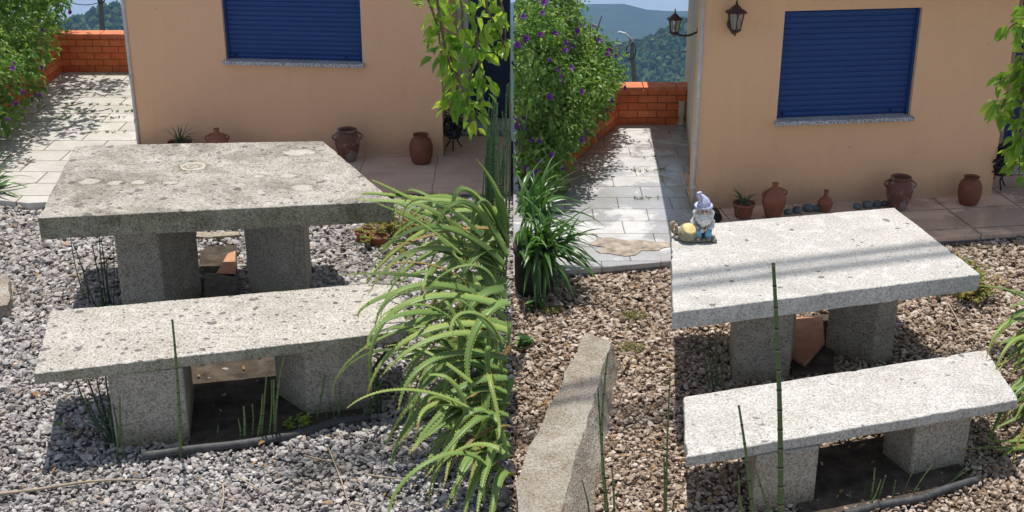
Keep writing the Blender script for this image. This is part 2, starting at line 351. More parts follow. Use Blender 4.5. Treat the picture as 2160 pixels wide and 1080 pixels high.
def horsemat(name, c1, c2):
    m = MT(name, .5, .35); a = m.attr(); m.col(m.ramp(a, [(0, (.02, .02, .015, 1)), (.08, (.02, .02, .015, 1)), (.12, (.35, .33, .2, 1)), (.2, c1), (1, c2)])); return m.m
m_horse = horsemat('horsetail_green', (.09, .15, .05, 1), (.2, .29, .09, 1))
m_horseD = horsemat('horsetail_dark', (.03, .07, .03, 1), (.07, .13, .05, 1))
m_horseM = horsemat('horsetail_mid', (.05, .12, .04, 1), (.12, .24, .07, 1))
# ------------------------------------------------------------ vectorised leaves
def unit(a): return a/np.maximum(np.linalg.norm(a, axis=-1, keepdims=True), 1e-9)
def leaves(name, P, D, N, Ln, Wd, mat, parent=None, loc=None, droop=.25, fold=.25, rnd=None):
    """P base, D axis, N up-normal (n,3); two-section folded leaves, 8 verts"""
    P, D, N = np.asarray(P, float), unit(np.asarray(D, float)), np.asarray(N, float)
    n = len(P); Sd = unit(np.cross(D, N)); N = np.cross(Sd, D); Ln = np.broadcast_to(Ln, n)[:, None]; Wd = np.broadcast_to(Wd, n)[:, None]
    z = np.array([0, 0, -1.]); up = N*(Wd*fold)
    c1 = P+D*Ln*.35+z*Ln*droop*.1; c2 = P+D*Ln*.7+z*Ln*droop*.4; tip = P+D*Ln+z*Ln*droop
    vs = np.stack([P, c1+Sd*Wd*.48+up, c1, c1-Sd*Wd*.48+up, c2+Sd*Wd*.38+up, c2, c2-Sd*Wd*.38+up, tip], 1).reshape(-1, 3)
    f = np.array([[0, 2, 1, 1], [0, 3, 2, 2], [1, 2, 5, 4], [2, 3, 6, 5], [4, 5, 7, 7], [5, 6, 7, 7]])
    tri = np.array([[0, 2, 1], [0, 3, 2], [1, 2, 5], [1, 5, 4], [2, 3, 6], [2, 6, 5], [4, 5, 7], [5, 6, 7]])
    fs = (tri[None]+8*np.arange(n)[:, None, None]).reshape(-1, 3)
    rnd = RS.rand(n) if rnd is None else rnd
    return npmesh(name, vs, fs, np.repeat(rnd, 8), mat, parent, loc)
def bush_leaves(name, ells, n, size, mat, parent, clip=None, clump=.11, shell=.55):
    w = np.array([e[3]*e[4]+e[4]*e[5]+e[3]*e[5] for e in ells]); w = w/w.sum()
    ncl = max(12, n//26); ei = RS.choice(len(ells), ncl, p=w); E = np.array(ells, float)[ei]
    d = unit(RS.normal(size=(ncl, 3))); r = shell+(1-shell)*RS.rand(ncl, 1)**.5
    cc = E[:, :3]+d*r*E[:, 3:6]; ctone = RS.rand(ncl)
    ci = RS.randint(0, ncl, n); loc = unit(RS.normal(size=(n, 3)))*(RS.rand(n, 1)**.45)*clump
    P = cc[ci]+loc; out = unit(unit(loc)+.6*d[ci]+np.array([0, -.15, .25])); rnd = np.clip(ctone[ci]*.55+RS.rand(n)*.45, 0, 1)
    ax = unit(out*.7+RS.normal(size=(n, 3))*.6+np.array([0, 0, -.3])); nn = unit(out+RS.normal(size=(n, 3))*.35+np.array([0, 0, .4]))
    L_ = size*(.6+.8*RS.rand(n)); k = np.ones(n, bool)
    if clip: k = clip(P+ax*L_[:, None]) & clip(P)
    return leaves(name, P[k], ax[k], nn[k], L_[k], L_[k]*.55, mat, parent, rnd=rnd[k])
# ------------------------------------------------------------ ground and far land
def terrain():
    ths = np.radians(np.linspace(-75, 75, 151)); rs = np.concatenate([[.0, 2, 4, 6, 8, 10, 12, 12.7], np.geomspace(13.4, 3300, 90)])
    T, Q = np.meshgrid(ths, rs); X = Q*np.sin(T); Y = Q*np.cos(T)
    deg = np.degrees(T)
    def prof(q):
        return np.interp(q, [0, 12.7, 14, 40, 200, 420, 700, 900, 1500, 2500, 3100, 4500, 9000], [-.03, -.03, -1.2, -14, -95, -205, -158, -215, -430, -464, -860, -1100, -1200])
    # ridge heights vary with bearing
    Z = np.where(deg > -1, prof(np.where(Q < 16, np.interp(Q, [0, 10.5, 12.1, 16], [0, 12.6, 14, 16]), Q)), prof(Q))
    near = np.exp(-((Q-700)/170)**2); far = np.exp(-((Q-2500)/420)**2)
    ridge = 14*np.sin(T*9+2.2)+9*np.sin(T*23+.7)+np.where(deg > 3, (np.clip(deg, 3, 9)-5.2)*9, 0)+np.where(deg < -10, 38, 0)
    Z = Z+near*ridge+far*(-6+12*np.sin(T*11+2.0)+5*np.sin(T*31)+3*np.sin(T*70))
    Z = Z+np.where(Q > 150, np.clip((Q-150)/500, 0, 1)*(5*np.sin(X/23)*np.sin(Y/31)+3*np.sin(X/9+Y/13)), 0)
    return ths, rs, X, Y, Z
ths, rs, TX, TY, TZ = terrain(); nr, ntt = TX.shape
idx = np.arange(nr*ntt).reshape(nr, ntt)
q = np.stack([idx[:-1, :-1], idx[:-1, 1:], idx[1:, 1:], idx[1:, :-1]], -1).reshape(-1, 4)[:, ::-1]
mh = MT('hill_ground', 1, .05); n1 = mh.noise(.02, 6, .7); n2 = mh.noise(.35, 5, .7)
cc = mh.ramp(mh.math('ADD', mh.math('MULTIPLY', n1, .6), mh.math('MULTIPLY', n2, .4)), [(.35, (.03, .055, .02, 1)), (.55, (.05, .08, .03, 1)), (.7, (.12, .12, .06, 1))])
ln = mh.n.new('ShaderNodeVectorMath'); ln.operation = 'LENGTH'; mh.l(mh.co, ln.inputs[0])
cc = mh.mix(mh.ramp(mh.math('DIVIDE', ln.outputs['Value'], 30), [(.4, 1.), (.55, 0.)]), cc, (.085, .07, .055, 1)); mh.col(cc)
grd = npmesh('ground', np.stack([TX, TY, TZ], -1).reshape(-1, 3), q, None, mh.m, smooth=True); tag(grd, kind='structure')
# woodland on the far slopes
def tree_fuzz():
    pts = []
    from bisect import bisect
    for (a0, a1, n) in ((-23, -13.5, 13000), (1.5, 11, 16000)):
        a = np.radians(RS.uniform(a0, a1, n)); r = np.sqrt(RS.uniform(430**2, 1150**2, n)); pts.append(np.stack([a, r], 1))
    p = np.concatenate(pts)
    ti = np.clip((p[:, 0]-ths[0])/(ths[1]-ths[0]), 0, ntt-1.001); rj = np.interp(p[:, 1], rs, np.arange(nr))
    i0 = ti.astype(int); j0 = rj.astype(int); fi = ti-i0; fj = rj-j0
    z = (TZ[j0, i0]*(1-fi)+TZ[j0, i0+1]*fi)*(1-fj)+(TZ[j0+1, i0]*(1-fi)+TZ[j0+1, i0+1]*fi)*fj
    base = np.stack([p[:, 1]*np.sin(p[:, 0]), p[:, 1]*np.cos(p[:, 0]), z-.5], 1)
    n = len(base); h = RS.uniform(2.4, 5.2, n); r = h*RS.uniform(.28, .46, n)
    rings = [(0.05, .7), (.35, 1.), (.7, .8), (1., .1)]; k = 6; vs = []
    for zz, rr in rings:
        for q_ in range(k):
            a = 2*math.pi*q_/k+RS.rand(n); j = RS.uniform(.6, 1.3, n)
            vs.append(base+np.stack([np.cos(a)*r*rr*j, np.sin(a)*r*rr*j, h*zz*RS.uniform(.9, 1.1, n)], 1))
    vs = np.stack(vs, 1).reshape(-1, 3); m_ = len(rings)*k
    f = np.array([[i*k+q_, i*k+(q_+1) % k, (i+1)*k+(q_+1) % k, (i+1)*k+q_] for i in range(len(rings)-1) for q_ in range(k)])
    fs = (f[None]+m_*np.arange(n)[:, None, None]).reshape(-1, 4)
    mt = MT('woodland', 1, .05); mt.col(mt.ramp(mt.attr(), [(0, (.025, .065, .02, 1)), (.6, (.06, .12, .032, 1)), (1, (.12, .18, .05, 1))]))
    o = npmesh('woodland', vs, fs, np.repeat(RS.rand(n), m_), mt.m); tag(o, 'dense green woodland covering the far hillside', 'woodland', kind='stuff')
tree_fuzz()
# ------------------------------------------------------------ gravel
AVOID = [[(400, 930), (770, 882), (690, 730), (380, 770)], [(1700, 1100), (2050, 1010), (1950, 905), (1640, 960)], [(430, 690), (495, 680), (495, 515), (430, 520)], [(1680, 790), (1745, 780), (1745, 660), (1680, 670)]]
def gravel(name, poly_px, n, mat, label, rmin=.013, rmax=.027, seed=1, avoid=()):
    avoid = [[at(*p)[:2] for p in a] for a in AVOID]
    rs_ = np.random.RandomState(seed); poly = [at(*p)[:2] for p in poly_px]; xs = [p[0] for p in poly]; ys = [p[1] for p in poly]
    P = np.stack([rs_.uniform(min(xs), max(xs), n*3), rs_.uniform(min(ys), max(ys), n*3)], 1)
    ins = np.zeros(len(P), bool); j = len(poly)-1
    for i in range(len(poly)):
        xi, yi = poly[i]; xj, yj = poly[j]
        c = ((yi > P[:, 1]) != (yj > P[:, 1])) & (P[:, 0] < (xj-xi)*(P[:, 1]-yi)/(yj-yi+1e-12)+xi); ins ^= c; j = i
    for poly in avoid:
        ia = np.zeros(len(P), bool); j = len(poly)-1
        for i in range(len(poly)):
            xi, yi = poly[i]; xj, yj = poly[j]
            ia ^= ((yi > P[:, 1]) != (yj > P[:, 1])) & (P[:, 0] < (xj-xi)*(P[:, 1]-yi)/(yj-yi+1e-12)+xi); j = i
        ins &= ~(ia & (rs_.rand(len(P)) < .97))
    P = P[ins]
    # keep density falling gently with distance
    P = P[rs_.rand(len(P)) < np.clip((5.6/P[:, 1])**1.2, 0, 1)][:n]; n = len(P)
    t = (1+5**.5)/2
    iv = unit(np.array([(-1, t, 0), (1, t, 0), (-1, -t, 0), (1, -t, 0), (0, -1, t), (0, 1, t), (0, -1, -t), (0, 1, -t), (t, 0, -1), (t, 0, 1), (-t, 0, -1), (-t, 0, 1)], float))
    fi = np.array([(0, 11, 5), (0, 5, 1), (0, 1, 7), (0, 7, 10), (0, 10, 11), (1, 5, 9), (5, 11, 4), (11, 10, 2), (10, 7, 6), (7, 1, 8), (3, 9, 4), (3, 4, 2), (3, 2, 6), (3, 6, 8), (3, 8, 9), (4, 9, 5), (2, 4, 11), (6, 2, 10), (8, 6, 7), (9, 8, 1)])
    r = (rmin+(rmax-rmin)*rs_.rand(n)**2.2)*np.clip(P[:, 1]/6, .85, 1.25)
    vv = iv[None]*(1+rs_.uniform(-.28, .28, (n, 12, 1)))
    vv = vv*np.stack([rs_.uniform(.9, 1.35, n), rs_.uniform(.65, 1, n), rs_.uniform(.32, .6, n)], 1)[:, None]
    q4 = unit(rs_.normal(size=(n, 4))*np.array([1, .28, .28, 1])); a, b, c, d = q4.T
    Rm = np.stack([1-2*(c*c+d*d), 2*(b*c-a*d), 2*(b*d+a*c), 2*(b*c+a*d), 1-2*(b*b+d*d), 2*(c*d-a*b), 2*(b*d-a*c), 2*(c*d+a*b), 1-2*(b*b+c*c)], 1).reshape(n, 3, 3)
    vv = np.einsum('nij,nkj->nki', Rm, vv)*r[:, None, None]
    hum = .012*np.sin(P[:, 0]*3.1)*np.sin(P[:, 1]*2.3)
    vv += np.stack([P[:, 0], P[:, 1], rs_.uniform(-.004, .02, n)+hum*.5], 1)[:, None]
    fs = (fi[None]+12*np.arange(n)[:, None, None]).reshape(-1, 3)
    o = npmesh(name, vv.reshape(-1, 3), fs, np.repeat(rs_.rand(n), 12), mat); tag(o, label, 'gravel', kind='stuff')
gravel('gravel', [(-260, 410), (1080, 405), (1080, 1500), (-700, 1500)], 62000, m_gravL, 'pale grey crushed gravel round the lichen spotted table', rmin=.0085, rmax=.025, seed=3)
gravel('gravel', [(1080, 520), (1900, 480), (2500, 470), (2900, 1500), (1080, 1500)], 66000, m_gravR, 'beige and brown gravel round the clean table', rmin=.008, rmax=.021, seed=4)
# bare earth strips
m_bedR = plain('brown_grit', (.2, .15, .11, 1), 1, .1, 30, .5, .008); m_bedL = plain('grey_grit', (.2, .19, .18, 1), 1, .1, 30, .5, .008)
e1 = MB().prism([(0.004, 3.6), (4.5, 3.6), (4.5, 9), (0.004, 9)], -.1, -.008).build('soil_bed', m_bedR); tag(e1, kind='structure')
e1 = MB().prism([(-4.5, 3.6), (-.004, 3.6), (-.004, 9), (-4.5, 9)], -.1, -.008).build('soil_bed', m_bedL); tag(e1, kind='structure')
# ------------------------------------------------------------ LEFT paving, walls, house
ZP = .06
def pave(name, px, mat, kind='structure', z=ZP):
    o = MB().prism([at(*p, z)[:2] for p in px], -.05, z).build(name, mat, bevel=.006); tag(o, kind=kind); return o
LA = at(297, 310, ZP); LB = at(935, 331, ZP)          # foot of the left house's front wall
LB.x = at(935, 331, ZP).x
u = (LB-LA).normalized(); LA.x = at(297, 310, ZP).x
lu = V((u.x, u.y, 0)).normalized(); ln_ = V((lu.y, -lu.x, 0))      # along the wall; towards the camera
o = MB().prism([(-6.5, 12.45), (-6.5, at(-100, 418, ZP).y), at(-20, 420, ZP)[:2], at(60, 428, ZP)[:2], at(112, 425, ZP)[:2], (LA.x-.002, at(300, 415, ZP).y), (LA.x-.002, 12.45)], -.05, ZP).build('footpath', m_paveL, bevel=.006); tag(o, kind='structure')
o = MB().prism([(LA.x+.002, at(300, 415, ZP).y), at(560, 403, ZP)[:2], at(800, 400, ZP)[:2], at(1078, 404, ZP)[:2], (-.004, 10.9), (LA.x+.002, 10.5)], -.05, ZP+.002).build('pavement', m_tileL, bevel=.006); tag(o, kind='structure')
o = MB().prism([(LA.x, at(300, 424, 0).y), at(800, 414, 0)[:2], at(1078, 417, 0)[:2], (at(1078, 417, 0)[0], at(1078, 405, ZP).y-.003), (at(800, 414, 0)[0], at(800, 400, ZP).y-.006), (LA.x, at(300, 415, ZP).y-.003)], -.05, .035).build('kerb', m_kerb, bevel=.008); tag(o, kind='structure')

def brick_wall(p0, p1, h, th, label):
    p0 = V((p0[0], p0[1], 0)); p1 = V((p1[0], p1[1], 0)); d = p1-p0; ln = d.length; a = math.atan2(d.y, d.x)
    t = thing('brick_wall', label, 'wall', p0); t.rotation_euler = (0, 0, a)
    WL[t.name] = V((0, 0, 0))
    MB().box((ln/2, th/2, h/2-.05), (ln, th, h+.1)).build('wall', m_brick, t)
    cp = MB(); x = 0
    while x < ln-.01:
        L_ = min(.27, ln-x); cp.box((x+L_/2, th/2, h+.017), (L_-.006, th+.03, .032)); x += L_
    cp.build('coping', m_cope, t, bevel=.005); return t
zt = lambda px, py, Y: aty(px, py, Y).z
YE = at(200, 152, ZP).y
brick_wall((-4.42, YE), (LA.x+.35, YE), zt(200, 72, YE)-.03, .15, 'orange painted brick wall closing the footpath beside the peach house')
brick_wall((-4.27, YE-.002), (-4.27, 8.7), .42, -.15, 'orange painted brick side wall under the leftmost flowering climber')
def house_wall(A, lu, w0, w1, ztop, openings, th, mat, parent, name='wall'):
    """front wall in the plane through A; openings [(s0,s1,z0,z1)]"""
    n = V((lu.y, -lu.x, 0)); b = MB(); ang = math.atan2(lu.y, lu.x)
    def seg(s0, s1, z0, z1):
        c = A+lu*((s0+s1)/2)-n*(th/2); b.box((c.x, c.y, (z0+z1)/2), (s1-s0, th, z1-z0), ang)
    s = w0
    for (s0, s1, z0, z1) in openings:
        seg(s, s0, -.04, ztop); seg(s0, s1, -.04, z0); seg(s0, s1, z1, ztop); s = s1
    seg(s, w1, -.04, ztop)
    return b.build(name, mat, parent)
def shutter_window(A, lu, s0, s1, z0, z1, parent, slat, wallmat):
    n = V((lu.y, -lu.x, 0)); ang = math.atan2(lu.y, lu.x); b = MB()
    P = lambda s, d, z: A+lu*s-n*d+V((0, 0, z-A.z))
    prof = []; z = z0+.004
    while z < z1-.004:
        j_ = random.uniform(-.0008, .0008); prof += [(.059, z), (.0545+j_, z+slat*.12), (.052+j_, z+slat*.5), (.0545+j_, z+slat*.85), (.059, z+slat*.97)]; z += slat
    prof.append((.062, z1)); prof = [(d, min(q, z1)) for d, q in prof]
    vs = [P(s0+.012, d, q) for d, q in prof]+[P(s1-.012, d, q) for d, q in prof]; m = len(prof)
    b.add(vs, [(i, i+m, i+1+m, i+1) for i in range(m-1)])
    w_ = b.build('shutter', m_shut, parent)
    for s in (s0+.008, s1-.008):
        MB().box(P(s, .055, (z0+z1)/2), (.016, .045, z1-z0), ang).build('guide_rail', m_shut, w_)
    for s in (s0+(s1-s0)*.06, s1-(s1-s0)*.13):
        MB().lathe([(0, 0), (.008, 0), (.008, .012), (0, .014)], P(s, .05, z0+.03), 10, Matrix.Rotation(R(90), 3, 'X')).build('stopper', m_black, w_)
    bk = MB(); c = P((s0+s1)/2, .075, (z0+z1)/2); bk.box(c, (s1-s0-.004, .01, z1-z0-.004), ang); bk.build('backing', m_black, parent)
    sb = MB(); c = P((s0+s1)/2, .015, z0-.0125); sb.box(c, (s1-s0+.03, .12, .028), ang); sb.build('sill', m_sill, parent, bevel=.003)
def roof(poly, z, ov, parent, mat):
    b = MB(); xs = [p[0] for p in poly]; ys = [p[1] for p in poly]
    b.prism(poly, z, z+.08); b.build('eaves', m_white, parent)
    cx, cy = sum(xs)/len(xs), sum(ys)/len(ys); r_ = MB(); n = len(poly)
    top = [(cx+(x-cx)*.25, cy+(y-cy)*.25) for x, y in poly]
    vs = [(x, y, z+.082) for x, y in poly]+[(x, y, z+.75) for x, y in top]
    r_.add(vs, [(i, (i+1) % n, n+(i+1) % n, n+i) for i in range(n)]+[tuple(range(n, 2*n))]); r_.build('roof', mat, parent)
mr = MT('roof_tiles', .85, .2); wv = mr.n.new('ShaderNodeTexWave'); wv.inputs['Scale'].default_value = 3.2; mr.l(mr.co, wv.inputs[0]); mr.col(mr.mix(mr.noise(6, 5), (.3, .1, .05, 1), (.5, .2, .1, 1))); mr.bump(wv.outputs[1], .04); m_roof = mr.m
HZ = 1.95
HL = thing('house', 'peach rendered house with a blue roller shutter, behind the lichen spotted table', 'house', LA)
nL = V((lu.y, -lu.x, 0))
sw = lambda px, py: (onp(px, py, LA, nL)-LA)
s0 = sw(477, 126).dot(lu); s1 = sw(765, 134).dot(lu); zs = onp(620, 130, LA, nL).z; wl = (LB-LA).dot(lu)
house_wall(LA, lu, 0, wl, HZ, [(s0, s1, zs, zs+.78)], .14, m_wallL, HL)
shutter_window(LA, lu, s0, s1, zs, zs+.78, HL, .036, m_wallL)
side = MB(); side.box((LA.x+.07, LA.y+1.65, HZ/2), (.14, 3.0, HZ+.05)); side.build('side_wall', m_side, HL)
# corner drain pipe
pp = LA-lu*.012+nL*.004
pb = MB().tube([(pp.x, pp.y, .0), (pp.x, pp.y, HZ)], .014, 10)
for z_ in (.25, .6, .95): pb.tube([(pp.x, pp.y, z_), (pp.x, pp.y, z_+.03)], .018, 10)
pb.build('drainpipe', m_pipe, HL)
# recessed entrance
RB = LB-lu*.14
def entrance(LB, lu, n, depth, xr, HZ, house, px_frame, px_door, ydoor, mwall, recess_label=None):
    rev = MB(); ang = math.atan2(lu.y, lu.x)
    c = LB-lu*.07-n*(depth/2+.142); rev.box((c.x, c.y, HZ/2), (.14, depth-.004, HZ), ang)
    rev.build('reveal_wall', mwall, house)
    yb = ydoor
    bw = MB(); x0 = LB.x-.13; bw.box(((x0+xr)/2, yb+.12, HZ/2), (xr-x0, .1, HZ)); bw.build('back_wall', m_white if False else mwall, house)
    fx = aty(*px_frame, yb).x; dx0 = aty(px_door[0], 200, yb).x; dx1 = min(aty(px_door[1], 200, yb).x, xr-.004)
    fr = MB(); fr.box(((fx+dx0)/2, yb+.02, .8), (dx0-fx, .08, 1.6)); 
    dr = MB(); dr.box(((dx0+dx1)/2, yb+.045, .8), (dx1-dx0-.004, .04, 1.55))
    d = dr.build('door', m_door, house)
    pn = MB(); w_ = dx1-dx0
    for z0_, z1_ in ((.12, .42), (.5, .85), (.92, 1.45)):
        for k in range(2):
            pn.box((dx0+w_*(.27+.46*k), yb+.021, (z0_+z1_)/2), (w_*.34, .012, z1_-z0_))
    pn.build('door_panel', m_door, d, bevel=.008)
    fr.build('door_frame', m_white, house, bevel=.004)
    st = MB(); st.box(((x0+xr)/2+.07, yb-.17+.1, ZP+.03), (xr-x0-.16, .5, .045)); st.build('threshold', m_sill, house, bevel=.004)
    return d, dx0, dx1
dL, dx0, dx1 = entrance(LB, lu, nL, .7, -.012, HZ, HL, (968, 250), (990, 1079), 10.15, m_wallL)
MB().ell(aty(1066, 118, 10.13), (.022, .012, .03)).build('door_knob', m_brass, dL)
MB().box((-.07, 10.9, HZ/2), (.1, 1.3, HZ)).build('end_wall', m_side, HL)
roof([(LA.x-.12, LA.y-.28), (-.02, LB.y-.28), (-.02, 12.6), (LA.x-.12, 12.6)], HZ, .2, HL, m_roof)

# ------------------------------------------------------------ RIGHT paving, walls, house
RA = at(1463, 441, ZP); RBb = at(2090, 412, ZP)
ru = V((RBb.x-RA.x, RBb.y-RA.y, 0)).normalized(); rn = V((ru.y, -ru.x, 0))
rpav = [at(*p, ZP)[:2] for p in ((1400, 552), (1240, 566), (1150, 572), (1083, 580))]
o = MB().prism([(RA.x-.003, at(1460, 545, ZP).y)]+rpav+[(.006, 10.6), (1.9, 10.6), (RA.x-.003, 8.5)], -.05, ZP).build('footpath', m_paveR, bevel=.006); tag(o, kind='structure')
o = MB().prism([(RA.x, at(1460, 545, ZP).y), at(1700, 528, ZP)[:2], at(1990, 500, ZP)[:2], at(2160, 489, ZP)[:2], at(2700, 455, ZP)[:2], (6, 10.4), (RA.x, 8.9)], -.05, ZP+.002).build('pavement', m_tileR, bevel=.006); tag(o, kind='structure')
kr = [at(1083, 592), at(1240, 578), at(1400, 566), at(1460, 560), at(1700, 545), at(1990, 520), at(2160, 508), at(2700, 478)]
kb = [at(1083, 580, ZP), at(1240, 566, ZP), at(1400, 552, ZP), at(1460, 545, ZP), at(1700, 528, ZP), at(1990, 500, ZP), at(2160, 489, ZP), at(2700, 455, ZP)]
o = MB().prism([p[:2] for p in kr]+[(p.x, p.y-.004) for p in kb[::-1]], -.05, .03).build('kerb', m_kerb, bevel=.01); tag(o, kind='structure')
YR = at(1370, 263, ZP).y
brick_wall((.8, YR), (1.62, YR), zt(1380, 184, YR)-.03, .15, 'orange brick wall at the end of the wet footpath with a cream vase before it')
brick_wall((.87, YR-.003), (.2, 8.5), .36, -.13, 'low orange brick wall under the purple flowered bush by the wet footpath')
HR = thing('house', 'ochre rendered house with a blue shutter and wall lantern, behind the gnome table', 'house', RA)
HZR = 1.56
f = lambda px, py: (onp(px, py, RA, rn)-RA)
s0 = f(1638, 250).dot(ru); s1 = f(1919, 246).dot(ru); zs = onp(1780, 249, RA, rn).z; z1 = onp(1790, 20, RA, rn).z; wr = (RBb-RA).dot(ru)
house_wall(RA, ru, 0, wr, HZR, [(s0, s1, zs, z1)], .14, m_wallR, HR)
shutter_window(RA, ru, s0, s1, zs, z1, HR, (z1-zs)/19.5, m_wallR)
far = at(1446, 262, ZP)
d2 = (V((far.x, far.y, 0))-V((RA.x, RA.y, 0))); a2 = math.atan2(d2.y, d2.x); nn2 = V((math.sin(a2), -math.cos(a2), 0))
L2 = 2.6; c = RA+d2.normalized()*(L2/2+.15)+nn2*.07
sd = MB(); sd.box((c.x, c.y, HZR/2), (L2, .14, HZR+.03), a2); sd.build('side_wall', m_side, HR)
pp = RA-ru*.012+rn*.006
pb = MB().tube([(pp.x, pp.y, 0), (pp.x, pp.y, HZR)], .012, 10)
for z_ in (.2, .5, .8, 1.1): pb.tube([(pp.x, pp.y, z_), (pp.x, pp.y, z_+.03)], .016, 10)
pb.build('drainpipe', m_pipe, HR)
dR, _, _ = entrance(RBb, ru, rn, .8, 5.2, HZR, HR, (2112, 300), (2126, 2290), 9.15, m_wallR)
roof([(RA.x-.3, RA.y-.2), (5.2, RBb.y-.2), (5.2, 12.2), (RA.x-.1, 12.2)], HZR, .2, HR, m_roof)

# ------------------------------------------------------------ stone tables and benches
def slab_obj(name, px, z, th, mat, parent, bevel=.007):
    cs = [at(*p, z) for p in px]; poly = []; rg = random.Random(int(px[0][0]*7+px[0][1])); cen = sum(cs, V((0, 0, 0)))/4
    for i in range(4):
        a, b = cs[i], cs[(i+1) % 4]; n = max(2, int((b-a).length/.032)); nn_ = V((-(b-a).y, (b-a).x, 0)).normalized()
        if nn_.dot(cen-a) < 0: nn_ = -nn_
        low = rg.uniform(0, 6)
        for k in range(n):
            q = a.lerp(b, k/n)+nn_*((rg.uniform(0, .0022)+(rg.uniform(.003, .009) if rg.random() < .05 else 0)+.0018*math.sin(k*.5+low)) if k else .004); poly.append((q.x, q.y))
    o = MB().prism(poly, z-th, z).build(name, mat, parent, bevel=bevel, bseg=3); return o
def leg_obj(fl, fr, depth, chl, chr_, h, mat, parent, sd=None):
    """block leg: front face from fl to fr (ground points), chamfered inner face"""
    a = V(fl); b = V(fr); uu = (b-a); uu.z = 0; w_ = uu.length; uu.normalize(); nb = V((-uu.y, uu.x, 0))
    if sd: e = at(*sd[1])-at(*sd[0]); e.z = 0; nb = e.normalized()
    poly = []
    if chl: poly += [a+nb*(depth*.62)-uu*chl, a]
    else: poly += [a]
    poly += [b]
    if chr_: poly += [b+uu*chr_+nb*(depth*.62)]
    poly += [b+nb*depth, a+nb*depth]
    return MB().prism([p[:2] for p in poly], -.04, h).build('leg', mat, parent, bevel=.012, bseg=3)
ZT = .75
TL = thing('stone_table', 'old granite table spotted with dark lichen and pale ring stains', 'table', at(440, 640))
tq = [(79, 460), (831, 424), (682, 297), (158, 306)]
stl = []
for (px, py, rx, ry, kd) in ((421, 347, .075, .075, 1), (642, 318, .1, .06, 0), (652, 392, .06, .05, 0), (622, 367, .05, .035, 0), (204, 379, .06, .05, 0), (258, 382, .035, .045, 0), (306, 381, .04, .04, 0), (372, 381, .045, .03, 0), (560, 368, .04, .025, 0), (520, 676, 0, 0, 0)):
    if rx: c_ = at(px, py, ZT)-WL[TL.name]; stl.append((c_.x, c_.y, rx, ry, kd))
m_topL = granite('stained_granite', (.36, .33, .28, 1), (.16, .145, .12, 1), (.55, .51, .45, 1), lich=.5, moss=.8, stains=stl)
slab_obj('tabletop', tq, ZT, .118, m_topL.m, TL)
leg_obj(at(262, 676), at(352, 672), .42, 0, .17, ZT-.119, m_leg.m, TL)
leg_obj(at(603, 655), at(652, 653), .42, .23, 0, ZT-.119, m_leg.m, TL)
ZB = .44
BL = thing('stone_bench', 'old granite bench spotted with dark lichen, half under the aloe', 'bench', at(500, 900))
slab_obj('seat', [(70, 789), (862, 697), (838, 592), (106, 655)], ZB, .055, m_seatL.m, BL)
leg_obj(at(246, 948), at(402, 934), .42, 0, 0, ZB-.056, m_leg.m, BL)
leg_obj(at(650, 884), at(790, 868), .4, .13, 0, ZB-.056, m_leg.m, BL)
ZTR = .60
TR = thing('stone_table', 'cleaned pale granite table carrying the gnome ornament', 'table', at(1700, 780))
slab_obj('tabletop', [(1418, 660), (2070, 578), (1887, 437), (1415, 478)], ZTR, .088, m_stoneR.m, TR)
leg_obj(at(1545, 812), at(1662, 804), .42, 0, .05, ZTR-.089, m_leg.m, TR, ((1418, 660), (1415, 478)))
leg_obj(at(1838, 772), at(1880, 764), .42, .25, 0, ZTR-.089, m_leg.m, TR, ((1418, 660), (1415, 478)))
ZBR = .335
BR = thing('stone_bench', 'cleaned pale granite bench in front of the gnome table', 'bench', at(1800, 1010))
slab_obj('seat', [(1446, 965), (2150, 843), (2080, 737), (1441, 836)], ZBR, .05, m_stoneR.m, BR)
leg_obj(at(1584, 1088), at(1716, 1066), .36, 0, 0, ZBR-.051, m_leg.m, BR, ((1446, 965), (1438, 836)))
leg_obj(at(1918, 1012), at(2034, 985), .36, .1, 0, ZBR-.051, m_leg.m, BR, ((1446, 965), (1438, 836)))
# ------------------------------------------------------------ terracotta pots
def handle_tube(c, r0, z0, z1, out, ang, rad):
    pts = []
    for k in range(9):
        t = k/8; rr = r0+out*math.sin(math.pi*t); z = z0+(z1-z0)*t; pts.append((c[0]+rr*math.cos(ang), c[1]+rr*math.sin(ang), c[2]+z))
    return pts
def pot(name, label, base, prof, H, mat, handles=0, hang=0, cat='pot', hz=(.68, .9), hout=.16, liner=True, group='terracotta pots along the house wall'):
    t = thing(name, label, cat, base, group); b = MB()
    p = [(r*H, z*H) for r, z in prof]; rim = p[-1]
    inn = [(rim[0]-.035*H, rim[1]-.002), (rim[0]-.05*H, rim[1]-.06*H), (rim[0]-.03*H, rim[1]-.25*H)]
    b.lathe([(0, 0)]+p+inn+[(0, rim[1]-.3*H)], base, 32); b.build('body', mat, t)
    for k in range(handles):
        a = hang+math.pi*k; r0 = np.interp((hz[0]+hz[1])/2, [z for _, z in prof], [r for r, _ in prof])*H
        rr = np.interp(hz[0], [z for _, z in prof], [r for r, _ in prof])*H
        pts = []
        for j in range(11):
            q = j/10; z = hz[0]+(hz[1]-hz[0])*q; rs2 = np.interp(z, [zz for _, zz in prof], [r for r, _ in prof])*H-.01*H
            e = rs2+hout*H*math.sin(math.pi*q); pts.append((base[0]+e*math.cos(a), base[1]+e*math.sin(a), base[2]+z*H))
        MB().tube(pts, .03*H, 8).build('handle', mat, t)
    return t
JAR = [(.2, 0), (.23, .02), (.3, .2), (.36, .42), (.385, .6), (.36, .76), (.29, .86), (.26, .9), (.3, .94), (.31, .98), (.29, 1)]
RND = [(.26, 0), (.3, .03), (.37, .22), (.4, .45), (.39, .65), (.33, .82), (.24, .9), (.22, .93), (.26, .97), (.27, 1)]
